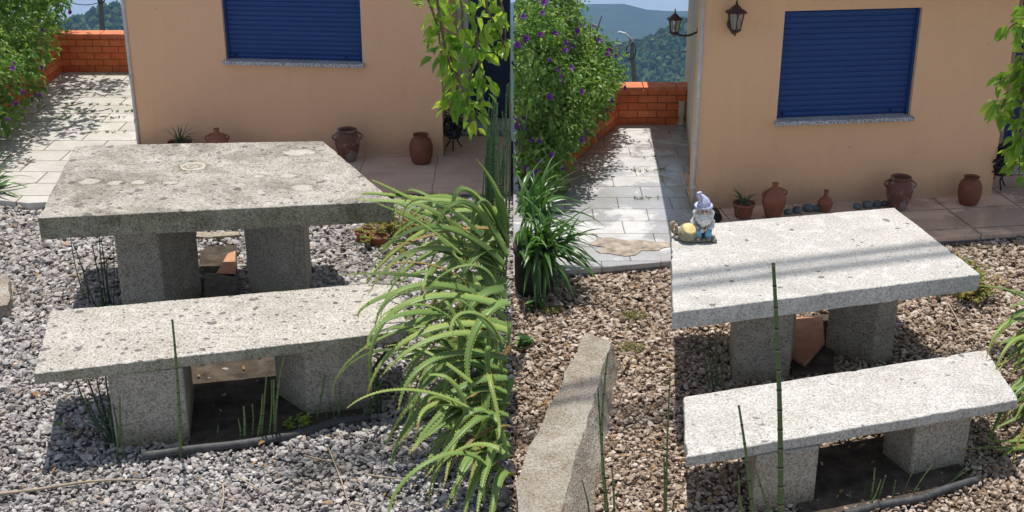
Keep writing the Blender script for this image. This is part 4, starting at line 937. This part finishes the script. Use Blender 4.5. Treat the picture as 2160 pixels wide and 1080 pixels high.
horsetail('cut horsetail stubs sprouting under the middle of the old bench', [(515, 935, 513, 855, .010, 0, 0), (528, 932, 530, 850, .007, 0, 0), (548, 932, 562, 790, .008, .0, 0), (580, 925, 602, 752, .009, .012, 0), (540, 935, 553, 830, .007, 0, 0), (582, 925, 578, 800, .011, 0, 0), (505, 935, 500, 880, .007, 0, 0), (458, 925, 460, 896, .009, 0, 0), (565, 932, 571, 800, .006, 0, 0)], m_horse, .05, G)
horsetail('thin green horsetail shoots beside the right leg of the old bench', [(665, 895, 685, 790, .008, 0, 0), (684, 892, 686, 862, .008, 0, 0), (712, 888, 716, 805, .008, 0, 0), (700, 890, 700, 850, .006, 0, 0)], m_horse, .045, G)
horsetail('dark horsetail clump at the right end of the old bench under the aloe', [(760+6*k, 895-3*k, 790+r_(-8, 25), 790+r_(-15, 30), .008, r_(-.01, .01), 0) for k in range(8)], m_horseD, .06, G)
horsetail('tall thick horsetail stem standing in front of the clean table and bench', [(1647, 1130, 1629, 553, .016, .0, -.12)], m_horse, .09, G)
horsetail('short pointed horsetail stem left of the tall one at the clean bench', [(1592, 1120, 1557, 853, .011, .0, 0), (1575, 1110, 1560, 1000, .007, 0, 0), (1640, 1120, 1594, 985, .007, 0, 0)], m_horse, .075, G)
horsetail('two green horsetail stems rising beside the long granite block', [(1284, 1110, 1288, 742, .009, .03, 0), (1286, 1110, 1262, 815, .008, 0, 0), (1245, 1100, 1225, 1010, .006, 0, 0), (1296, 1110, 1290, 985, .008, 0, 0)], m_horse, .08, G)
horsetail('slender green horsetail stem in the gravel left of the clean bench', [(1404, 1090, 1414, 785, .007, .0, 0), (1402, 1090, 1400, 960, .008, 0, 0), (1420, 1095, 1424, 1050, .006, 0, 0)], m_horse, .08, G)
horsetail('small dark horsetail clump behind the clean bench beside the table leg', [(1500, 825, 1481, 690, .006, 0, 0), (1506, 823, 1495, 688, .005, 0, 0), (1512, 822, 1508, 690, .006, 0, 0), (1520, 820, 1524, 700, .006, 0, 0), (1516, 822, 1513, 700, .005, 0, 0)], m_horse, .08, G)
horsetail('cut green stubs and dry stalks under the clean bench', [(1835, 1060, 1845, 985, .007, 0, 0), (1850, 1062, 1870, 1000, .006, 0, 0), (1830, 1075, 1858, 1010, .006, 0, 0), (1790, 1060, 1792, 1035, .008, 0, 0), (1900, 1050, 1960, 935, .003, 0, 0), (1920, 1052, 1970, 980, .004, 0, 0), (1880, 1060, 1890, 1010, .005, 0, 0), (1990, 1035, 2060, 965, .006, .01, .1), (1960, 1045, 2050, 985, .005, .01, .1), (2010, 1030, 2085, 960, .004, 0, .1)], m_horse, .05, G)
for lb, (xa, ya), (xb, yb_) in (('overhead black cable strung above the clean table', (1300, 622), (2300, 496)), ('second overhead cable just behind the first above the clean table', (1300, 598), (2300, 474))):
    k_ = SUNV*((12.0-ZTR)/SUNV.z); a = at(xa, ya, ZTR)+k_; b = at(xb, yb_, ZTR)+k_; d_ = b-a; a = a-d_*.6; b = b+d_*1.5
    o_ = MB().tube([a, b], .034, 8).build('overhead_cable', m_black, loc=a); tag(o_, lb, 'cable')
m_mud = plain('dry_mud', (.34, .29, .235, 1), .95, .1, 14, .5, .006)
mp_ = MB(); cm = at(1325, 520, ZP); vs_ = [(cm.x, cm.y, ZP+.007)]
for k in range(30):
    a = 2*math.pi*k/30; j = 1+.25*math.sin(3*a+1)+.15*math.sin(7*a); vs_.append((cm.x+.24*j*math.cos(a), cm.y+.13*j*math.sin(a), ZP+.004))
mp_.add(vs_, [(0, k+1, (k+1) % 30+1) for k in range(30)]); tag(mp_.build('dried_mud', m_mud), kind='structure')
# ------------------------------------------------------------ low plants
def lowplant(name, label, px, py, rx, ry, h, n, L0, mat, pots=0, leanmat=None):
    b = at(px, py); t = thing(name, label, 'plant', b); ns = max(6, n//22); P, D, N = [], [], []; sm = MB()
    for k in range(ns):
        a = r_(0, 6.28); q = math.sqrt(random.random()); e = b+V((rx*q*math.cos(a), ry*q*math.sin(a), h*(1.1-.6*q)*r_(.6, 1.1))); s_ = b+V((rx*.4*q*math.cos(a), ry*.4*q*math.sin(a), 0))
        sm.tube([s_, s_.lerp(e, .5)+V((r_(-.01, .01), 0, .01)), e], [.003, .0025, .0015], 4)
        for j in range(n//ns):
            f_ = r_(.3, 1.02); p = s_.lerp(e, f_); an = r_(0, 6.28); P.append(p[:]); D.append((math.cos(an), math.sin(an), r_(-.1, .9))); N.append((r_(-.3, .3), r_(-.3, .3), 1))
    sm.build('stem', m_bark if leanmat is None else leanmat, t); L_ = L0*(.6+.8*RS.rand(len(P))); leaves('foliage', P, D, N, L_, L_*.5, mat, t, droop=.1); return t
lowplant('red_tipped_succulent', 'sprawling red and green succulent between the old table corner and the aloe', 835, 505, .24, .42, .2, 1500, .028, m_succ)
lowplant('red_tipped_succulent', 'sprawling red and green succulent behind the right corner of the clean table', 2030, 620, .2, .3, .22, 1300, .028, m_succ)
lowplant('lime_succulent', 'small lime green succulent growing at the edging under the old bench', 628, 908, .07, .07, .1, 220, .02, m_lime, leanmat=m_lime)
lowplant('weed', 'small green weed at the shaded left edge of the beige gravel', 1105, 735, .03, .04, .09, 40, .05, m_agap)
lowplant('weed', 'broad leaved seedling under the strap leaved clump', 1135, 655, .03, .04, .08, 22, .07, m_agap)
for i, (px, py) in enumerate(((768, 512), (800, 522))):
    b = at(px, py); pot('flower_pot', ['small terracotta flower pot under the old table corner plants, left one', 'small terracotta flower pot beside the aloe, right one of the pair'][i], b, [(.45, 0), (.5, .1), (.6, .75), (.68, .77), (.7, 1)], .085, m_terra)
# weeds in the paving joints
wp = []; 
for k in range(60): p = at(r_(120, 285), random.choice([190, 205, 222, 236, 250, 264, 280])+r_(-2, 2), ZP); wp.append(p)
for k in range(18): p = at(r_(1330, 1400), random.choice([300, 333, 360, 420])+r_(-2, 2), ZP); wp.append(p)
P = [p[:] for p in wp for _ in range(5)]; n = len(P)
o_ = leaves('joint_weeds', P, np.stack([RS.normal(size=n), RS.normal(size=n), np.full(n, 1.1)], 1), RS.normal(size=(n, 3)), .035, .006, m_agap); tag(o_, 'sparse small weeds sprouting in the footpath joints', 'weeds', kind='stuff')
# ------------------------------------------------------------ rough granite blocks
def rough_block(name, label, top_px, z, mat, cat='stone block', seed=1, amp=.018, bot=None):
    import bmesh
    P = [at(*p, z) for p in top_px]; Q_ = P if bot is None else [at(*p, 0) for p in bot]; bm = bmesh.new()
    vs = [bm.verts.new((p.x, p.y, q)) for q, PP in ((-.06, Q_), (z, P)) for p in PP]; n = len(P)
    bm.faces.new(vs[n:]); bm.faces.new(vs[:n][::-1])
    for i in range(n): bm.faces.new((vs[i], vs[(i+1) % n], vs[n+(i+1) % n], vs[n+i]))
    bmesh.ops.recalc_face_normals(bm, faces=bm.faces)
    bmesh.ops.triangulate(bm, faces=bm.faces)
    for it in range(6):
        ed = [e for e in bm.edges if e.calc_length() > .05]
        if not ed: break
        bmesh.ops.subdivide_edges(bm, edges=ed, cuts=1); bmesh.ops.triangulate(bm, faces=bm.faces)
    from mathutils import noise
    bm.normal_update()
    for v in bm.verts:
        d = noise.noise_vector(v.co*5+V((seed, 0, 0)))*amp+noise.noise_vector(v.co*17)*amp*.45; v.co += d
    c = at(top_px[0][0], top_px[0][1]); me = bpy.data.meshes.new(name); bmesh.ops.translate(bm, verts=bm.verts, vec=-c); bm.to_mesh(me); bm.free(); me.materials.append(mat)
    o_ = bpy.data.objects.new(name, me); COL.objects.link(o_); o_.location = c; WL[o_.name] = c; tag(o_, label, cat); return o_
rough_block('granite_block', 'long rough granite block lying in the beige gravel', [(1090, 1012), (1096, 1170), (1158, 1160), (1286, 722), (1232, 702)], .16, m_block.m, bot=[(1090, 1080), (1096, 1260), (1232, 1240), (1322, 775), (1238, 748)], amp=.016)
rough_block('granite_block', 'rough stone block cut by the left edge of the grey gravel', [(-90, 600), (10, 572), (22, 585), (16, 640), (-60, 660)][::-1], .1, m_block.m, seed=5)
rough_block('footing_and_sun_strip', 'rough pale stone footing seen between the legs of the old table', [(415, 500), (505, 497), (505, 488), (415, 488)][::-1], .03, m_base, seed=6, amp=.01)
rough_block('footing_and_sun_strip', 'narrow pale strip standing in for sunlit ground under the old bench', [(402, 838), (600, 806), (600, 798), (402, 826)], .02, m_base, seed=8, amp=.008)  # pale slab painting a sunlit strip of ground between the shadows
# soil under benches
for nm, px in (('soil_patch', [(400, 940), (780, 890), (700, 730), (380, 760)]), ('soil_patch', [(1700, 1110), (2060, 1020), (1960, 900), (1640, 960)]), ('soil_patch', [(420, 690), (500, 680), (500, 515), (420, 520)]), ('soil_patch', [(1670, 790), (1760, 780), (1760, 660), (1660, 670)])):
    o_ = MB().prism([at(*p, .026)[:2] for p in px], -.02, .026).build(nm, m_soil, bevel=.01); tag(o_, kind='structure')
# terracotta tiles under the tables
def flat_tile(name, label, px, z0, th, mat, cat):
    o_ = MB().prism([at(*p, z0+th)[:2] for p in px], z0, z0+th).build(name, mat, loc=at(*px[0]), bevel=.004); tag(o_, label, cat); return o_
flat_tile('terracotta_tile', 'loose terracotta tile lying on the soil between the old table legs', [(455, 577), (497, 585), (497, 528), (480, 534)], .03, .02, m_tile, 'tile')
flat_tile('dark_board', 'dark brown board lying between the old table legs', [(430, 628), (500, 625), (500, 578), (432, 575)], .03, .02, m_wood, 'board')
flat_tile('terracotta_tile', 'sunlit terracotta tile lying between the clean table legs', [(1698, 768), (1740, 722), (1736, 668), (1655, 668), (1660, 745)], .03, .02, m_tile, 'tile')
# hoses, twigs, leaves
def cable(name, label, px, r, mat, cat, z=None):
    pts = [at(x, y, r+.012 if z is None else z) for x, y in px]; fine = []
    for i in range(len(pts)-1):
        for k in range(5):
            t = k/5; p0, p1, p2, p3 = pts[max(i-1, 0)], pts[i], pts[i+1], pts[min(i+2, len(pts)-1)]
            fine.append(.5*((2*p1)+(p2-p0)*t+(2*p0-5*p1+4*p2-p3)*t*t+(3*p1-p0-3*p2+p3)*t**3))
    fine.append(pts[-1]); o_ = MB().tube(fine, [r*(1 if mat is m_hose else (1-.5*i/len(fine))) for i in range(len(fine))], 8).build(name, mat, loc=pts[0]); tag(o_, label, cat); return o_
cable('drip_hose', 'dusty black hose lying along the front of the old bench', [(300, 962), (400, 948), (520, 935), (640, 912), (700, 893), (780, 880)], .021, m_hose, 'hose', .03)
cable('drip_hose', 'dark hose lying on the soil in front of the clean bench', [(1780, 1085), (1860, 1065), (1940, 1052), (2000, 1030), (2060, 1012)], .017, m_hose, 'hose', .03)
cable('dry_stalk', 'long pale bent stalk lying on the grey gravel at the lower left', [(-10, 1043), (80, 1032), (170, 1018), (250, 1012), (330, 1014)], .008, m_twig, 'stalk', .03)
TW = [('thin dry straw on the grey gravel at the bottom right of the aloe side', (693, 945), (740, 1080)), ('dry straw lying below the old bench, left of centre', (500, 1005), (560, 1040)), ('short dark twig near the bottom of the grey gravel', (770, 1000), (870, 1010)), ('thin twig in the grey gravel left of the old table', (130, 640), (205, 600)), ('dry brown twig on the grey gravel in the lower left', (470, 1020), (465, 1080)), ('thin straw under the aloe tips', (640, 960), (720, 975)), ('thin dark twig poking out left of the clean table leg', (1400, 713), (1500, 705)), ('dry twig across the gravel behind the clean bench', (1940, 700), (1990, 690)), ('pale straw on the beige gravel right of the clean table', (2000, 640), (2030, 700)), ('short twig beside the long granite block', (1180, 790), (1230, 770)), ('thin straw near the shaded left edge of the beige gravel', (1120, 700), (1180, 690))]
for lb, a, b in TW: cable('twig', lb, [a, ((a[0]+b[0])/2+4, (a[1]+b[1])/2+3), b], .004, m_twig, 'twig', .034)
LV = [('green fallen leaf on the grey gravel left of the old bench', (110, 897), .06, m_cherry), ('orange dead leaf near the left edge of the grey gravel', (80, 582), .05, m_dry), ('dead leaf beside the hose in the grey gravel', (560, 930), .05, m_dry), ('curled dead leaf at the bottom of the grey gravel', (680, 1062), .05, m_dry), ('brown leaf left of the old bench end', (78, 838), .06, m_dry), ('yellow leaf on the beige gravel beside the long block', (1156, 845), .035, m_dry), ('brown leaf between the long block and the clean table', (1330, 775), .05, m_dry), ('dead leaf on the beige gravel in front of the table corner', (1310, 885), .04, m_dry), ('green leaf on the sunlit terracotta tile', (1690, 706), .045, m_cherry), ('dry leaf in the beige gravel at the right', (2100, 990), .05, m_dry)]
for i, (lb, (px, py), ln, mt) in enumerate(LV):
    p = at(px, py, .045); o_ = leaves('fallen_leaf', [p[:]], [(math.cos(i*2.1), math.sin(i*2.1), .15)], [(0, 0, 1)], ln, ln*.45, mt, loc=p, droop=.1); tag(o_, lb, 'leaf')
for i, (px, py) in enumerate(((1338, 668), (1246, 778), (1330, 735), (1160, 655), (1575, 700))):
    b = at(px, py, .02); n = 260; rr = np.sqrt(RS.rand(n))*.055; aa = RS.rand(n)*6.28
    P = np.stack([b.x+rr*np.cos(aa)*1.4, b.y+rr*np.sin(aa), np.full(n, .022)+RS.rand(n)*.012], 1)
    o_ = leaves('moss', P, RS.normal(size=(n, 3))+np.array([0, 0, .8]), np.tile([0, 0, 1.], (n, 1))+RS.normal(size=(n, 3))*.3, .014, .008, m_moss, loc=b)
    tag(o_, ['olive moss tuft in the beige gravel nearest the corner of the clean table', 'olive moss tuft left of the long granite block top', 'olive moss tuft just right of the long granite block top', 'olive moss tuft near the strap leaved clump planter', 'olive moss tuft behind the clean bench by the table leg'][i], 'moss')
# scattered litter in both gravels
P = []
for k in range(260): P.append(at(r_(1090, 2150), r_(560, 1075), .03)[:])
for k in range(110): P.append(at(r_(0, 1000), r_(430, 1075), .035)[:])
n = len(P); o_ = leaves('leaf_litter', P, np.stack([RS.normal(size=n), RS.normal(size=n), RS.normal(size=n)*.2], 1), np.tile([0, 0, 1.], (n, 1)), .018+.03*RS.rand(n), .008+.01*RS.rand(n), m_dry, droop=.05); tag(o_, 'tiny dead leaves and chaff strewn through the gravel', 'leaf litter', kind='stuff')
# ------------------------------------------------------------ dark plant stands by the doors
def plant_stand(px, py, ytop, label, Yoff=0):
    b = at(px, py, ZP+.052); H = aty(px, ytop, b.y).z-b.z; t = thing('plant_stand', label, 'plant stand', b)
    s = MB()
    for k in range(3):
        a = 2*math.pi*k/3+.5; s.tube([b+V((.07*math.cos(a), .07*math.sin(a), 0)), b+V((.03*math.cos(a), .03*math.sin(a), H*.2)), b+V((.06*math.cos(a), .06*math.sin(a), H*.4))], .006, 6)
    s.tube([b+V((.065*math.cos(a), .065*math.sin(a), H*.4)) for a in np.linspace(0, 6.283, 17)], .006, 6, False); s.build('frame', m_black, t)
    MB().lathe([(0, H*.3), (.04, H*.3), (.065, H*.5), (.07, H*.55), (.06, H*.55), (0, H*.5)], b, 20).build('bowl', m_black, t)
    bush_leaves('foliage', [(b.x, b.y, b.z+H*.8, .07, .07, H*.22)], 220, .04, m_bushD, t, None, .04, .2)
m_bushD = leafmat('dark_foliage', (.02, .02, .02, 1), (.03, .03, .025, 1), (.05, .04, .03, 1), .1)
plant_stand(957, 312, 240, 'black plant stand with a dark bowl beside the peach house entrance')
plant_stand(2104, 395, 305, 'black stand with a dark dried plant beside the ochre house entrance')
# ------------------------------------------------------------ garden gnome ornament
def gnome():
    g = at(1463, 503, ZTR); Z = ZTR+.001; s = 114/F*g.length/.29     # about 0.27 m tall
    t = thing('garden_gnome', 'white bearded garden gnome sitting by a basket on the clean table corner', 'gnome', (g.x, g.y, Z))
    q = lambda x, y, z: V((g.x+x*s, g.y+y*s, Z+z*s))
    mk = lambda n, c, r=.6: plain(n, c, r, .3, 60, .3, .001)
    stone = mk('gnome_base_paint', (.22, .22, .2, 1)); coat = mk('gnome_coat', (.55, .54, .55, 1)); skin = mk('gnome_skin', (.6, .42, .33, 1)); beard = mk('gnome_beard', (.74, .72, .69, 1)); hat = mk('gnome_hat', (.5, .51, .68, 1)); trou = mk('gnome_trousers', (.16, .38, .52, 1)); bask = mk('gnome_basket', (.36, .32, .2, 1)); red = mk('gnome_red', (.45, .06, .06, 1)); yel = mk('gnome_cream', (.7, .55, .24, 1)); boot = mk('gnome_boot', (.3, .22, .17, 1)); dark = mk('gnome_eye', (.03, .02, .02, 1)); tan = mk('squirrel_paint', (.5, .4, .27, 1))
    b = MB(); b.ell(q(.005, 0, .008), (.12*s, .075*s, .016*s), 22, jit=.04)
    for k in range(14): b.ell(q(r_(-.1, .11), r_(-.07, .03), .012), (r_(.012, .022)*s,)*2+(.012*s,), 8, jit=.08)
    b.build('base', stone, t)
    # trunk, arms in one body
    b = MB(); b.lathe([(0, .03*s), (.042*s, .035*s), (.055*s, .06*s), (.052*s, .09*s), (.043*s, .12*s), (.026*s, .14*s), (0, .146*s)], q(.045, .02, 0), 20, sy=.8)
    for e in (-1, 1):
        b.tube([q(.045+e*.03, .015, .125), q(.045+e*.052, .0, .1), q(.045+e*.05, -.02, .078), q(.045+e*.022, -.048, .072)], [.018*s, .02*s, .0165*s, .013*s], 10)
    b.build('body', coat, t)
    l = MB()
    for e in (-1, 1):
        l.tube([q(.045+e*.02, .01, .048), q(.045+e*.03, -.03, .062), q(.045+e*.028, -.05, .058), q(.045+e*.026, -.055, .025)], [.023*s, .023*s, .021*s, .017*s], 10)
    l.build('trousers', trou, t)
    for e in (-1, 1): MB().ell(q(.045+e*.028, -.066, .022), (.014*s, .025*s, .011*s), 12).build('boot', boot, t)
    s2 = 1.32*s; hq = lambda x, y, z: q(.047+(x-.045)*1.32, y*1.32-.006, .168+(z-.165)*1.32)
    hd = MB(); c = hq(.045, .0, .165); hd.ell(c, (.027*s2, .026*s2, .029*s2), 18); hd.ell(hq(.045, -.028, .162), (.008*s2, .009*s2, .007*s2), 10)
    for e in (-1, 1): hd.ell(hq(.045+e*.027, 0, .163), (.005*s2, .007*s2, .01*s2), 8); hd.ell(hq(.045+e*.013, -.02, .158), (.009*s2, .008*s2, .008*s2), 8)
    head = hd.build('head', skin, t)
    for e in (-1, 1): MB().ell(hq(.045+e*.0095, -.0245, .171), (.0035*s2, .003*s2, .0035*s2), 8).build('eye', dark, head)
    MB().tube([hq(.037, -.0265, .153), hq(.045, -.0285, .1505), hq(.053, -.0265, .153)], .002*s2, 6).build('mouth', red, head)
    br = MB()
    for k in range(34):
        a = r_(-1.25, 1.25); x0 = .026*math.sin(a); y0 = -.024*math.cos(a); z0 = .158-.006*math.cos(a); ln = r_(.03, .058)*(1.1-.35*abs(a)); br.tube([hq(.045+x0, y0, z0), hq(.045+x0*1.35, y0-.012, z0-ln*.5), hq(.045+x0*.9+r_(-.008, .008), y0-.006, z0-ln)], [.0065*s2, .008*s2, .002*s2], 6)
    for k in range(16):
        a = r_(1.2, 2.6)*random.choice((-1, 1)); x0 = .03*math.sin(a); y0 = -.026*math.cos(a); br.tube([hq(.045+x0*.8, y0*.8, .178), hq(.045+x0*1.3, y0*1.1, .158), hq(.045+x0*1.35, y0, .135)], [.006*s2, .009*s2, .003*s2], 6)
    br.ell(hq(.045, -.026, .1555), (.016*s2, .006*s2, .0035*s2), 10)
    br.build('beard', beard, t)
    h_ = MB(); pts = [hq(.045, .006, .184), hq(.045, .006, .196), hq(.042, .008, .21), hq(.034, .008, .222), hq(.022, .004, .232), hq(.02, -.002, .243), hq(.031, -.004, .249)]
    h_.tube(pts, [.031*s2, .029*s2, .024*s2, .016*s2, .012*s2, .010*s2, .006*s2], 14)
    h_.tube([hq(.045+.034*math.cos(a), .002+.006+.031*math.sin(a), .185+.004*math.sin(a)) for a in np.linspace(0, 6.283, 19)], .0065*s2, 8, False); h_.build('hat', hat, t)
    def hand(e):
        hb = MB(); c = V((.045+e*.014, -.054, .07)); hb.ell(q(*c), (.0085*s, .006*s, .009*s), 10)
        for k in range(4): hb.tube([q(c.x-e*.002, c.y-.004, c.z+.006-.004*k), q(c.x-e*.009, c.y-.009, c.z+.006-.004*k), q(c.x-e*.0135, c.y-.005, c.z+.005-.004*k)], [.0024*s, .0023*s, .0016*s], 6)
        hb.tube([q(c.x, c.y-.002, c.z+.008), q(c.x-e*.005, c.y-.007, c.z+.013)], [.0027*s, .0018*s], 6); hb.build('hand', skin, t)
    hand(-1); hand(1)
    # open book / heart held in lap
    bk = MB(); bk.box(q(.035, -.066, .07), (.018*s, .006*s, .022*s)); bk.build('book', coat, t, bevel=.002)
    # basket lying towards the viewer with cream lid
    Mb = Matrix.Rotation(R(32), 3, 'X')@Matrix.Rotation(R(8), 3, 'Y'); bs = MB(); c = q(-.045, -.02, .018)
    bs.lathe([(0, 0), (.034*s, 0), (.048*s, .018*s), (.052*s, .042*s), (.045*s, .066*s), (.042*s, .074*s), (.037*s, .074*s), (0, .072*s)], c, 24, Mb)
    for zz in (.01, .02, .03, .04, .05, .06):
        rr = np.interp(zz, [0, .018, .042, .066], [.034, .048, .052, .045])*s+.001
        bs.tube([c+Mb@V((rr*math.cos(a), rr*math.sin(a), zz*s)) for a in np.linspace(0, 6.283, 25)], .0038*s, 6, False)
    ba = bs.build('basket', bask, t)
    lid = MB(); lid.lathe([(0, .079*s), (.035*s, .078*s), (.039*s, .0755*s), (.037*s, .072*s), (0, .072*s)], c, 24, Mb); lid.build('basket_lid', yel, ba)
    rd = MB(); rd.ell(q(-.012, .01, .085), (.014*s, .01*s, .009*s), 12, jit=.05); rd.ell(q(-.02, .016, .078), (.009*s, .008*s, .012*s), 10); rd.build('toadstool', red, t)
    # squirrel at the back left
    sq = MB(); sq.lathe([(0, 0), (.015*s, .004*s), (.018*s, .02*s), (.013*s, .04*s), (.008*s, .05*s), (0, .052*s)], q(-.1, .02, .015), 14); sq.ell(q(-.1, .012, .072), (.011*s, .013*s, .011*s), 12)
    for e in (-1, 1): sq.ell(q(-.1+e*.006, .014, .086), (.003*s, .002*s, .006*s), 6); sq.tube([q(-.1+e*.012, .01, .05), q(-.1+e*.008, -.004, .047)], [.005*s, .003*s], 6)
    sq.tube([q(-.112, .035, .02), q(-.122, .045, .05), q(-.118, .04, .078), q(-.11, .034, .09)], [.008*s, .014*s, .013*s, .005*s], 10)
    sq.build('squirrel', tan, t)
gnome()
# ------------------------------------------------------------ air
hz = MB(); hz.box((0, 1700, -497.5), (7200, 3450, 1025)); hm = bpy.data.materials.new('haze'); hm.use_nodes = True; n_ = hm.node_tree; n_.nodes.clear()
pv = n_.nodes.new('ShaderNodeVolumePrincipled'); oo = n_.nodes.new('ShaderNodeOutputMaterial'); pv.inputs['Color'].default_value = (.33, .56, 1, 1); pv.inputs['Density'].default_value = .00028; pv.inputs['Anisotropy'].default_value = .0
n_.links.new(pv.outputs[0], oo.inputs['Volume']); ho = hz.build('haze', hm); tag(ho, 'thin blue haze over the far valley', 'haze', kind='stuff')
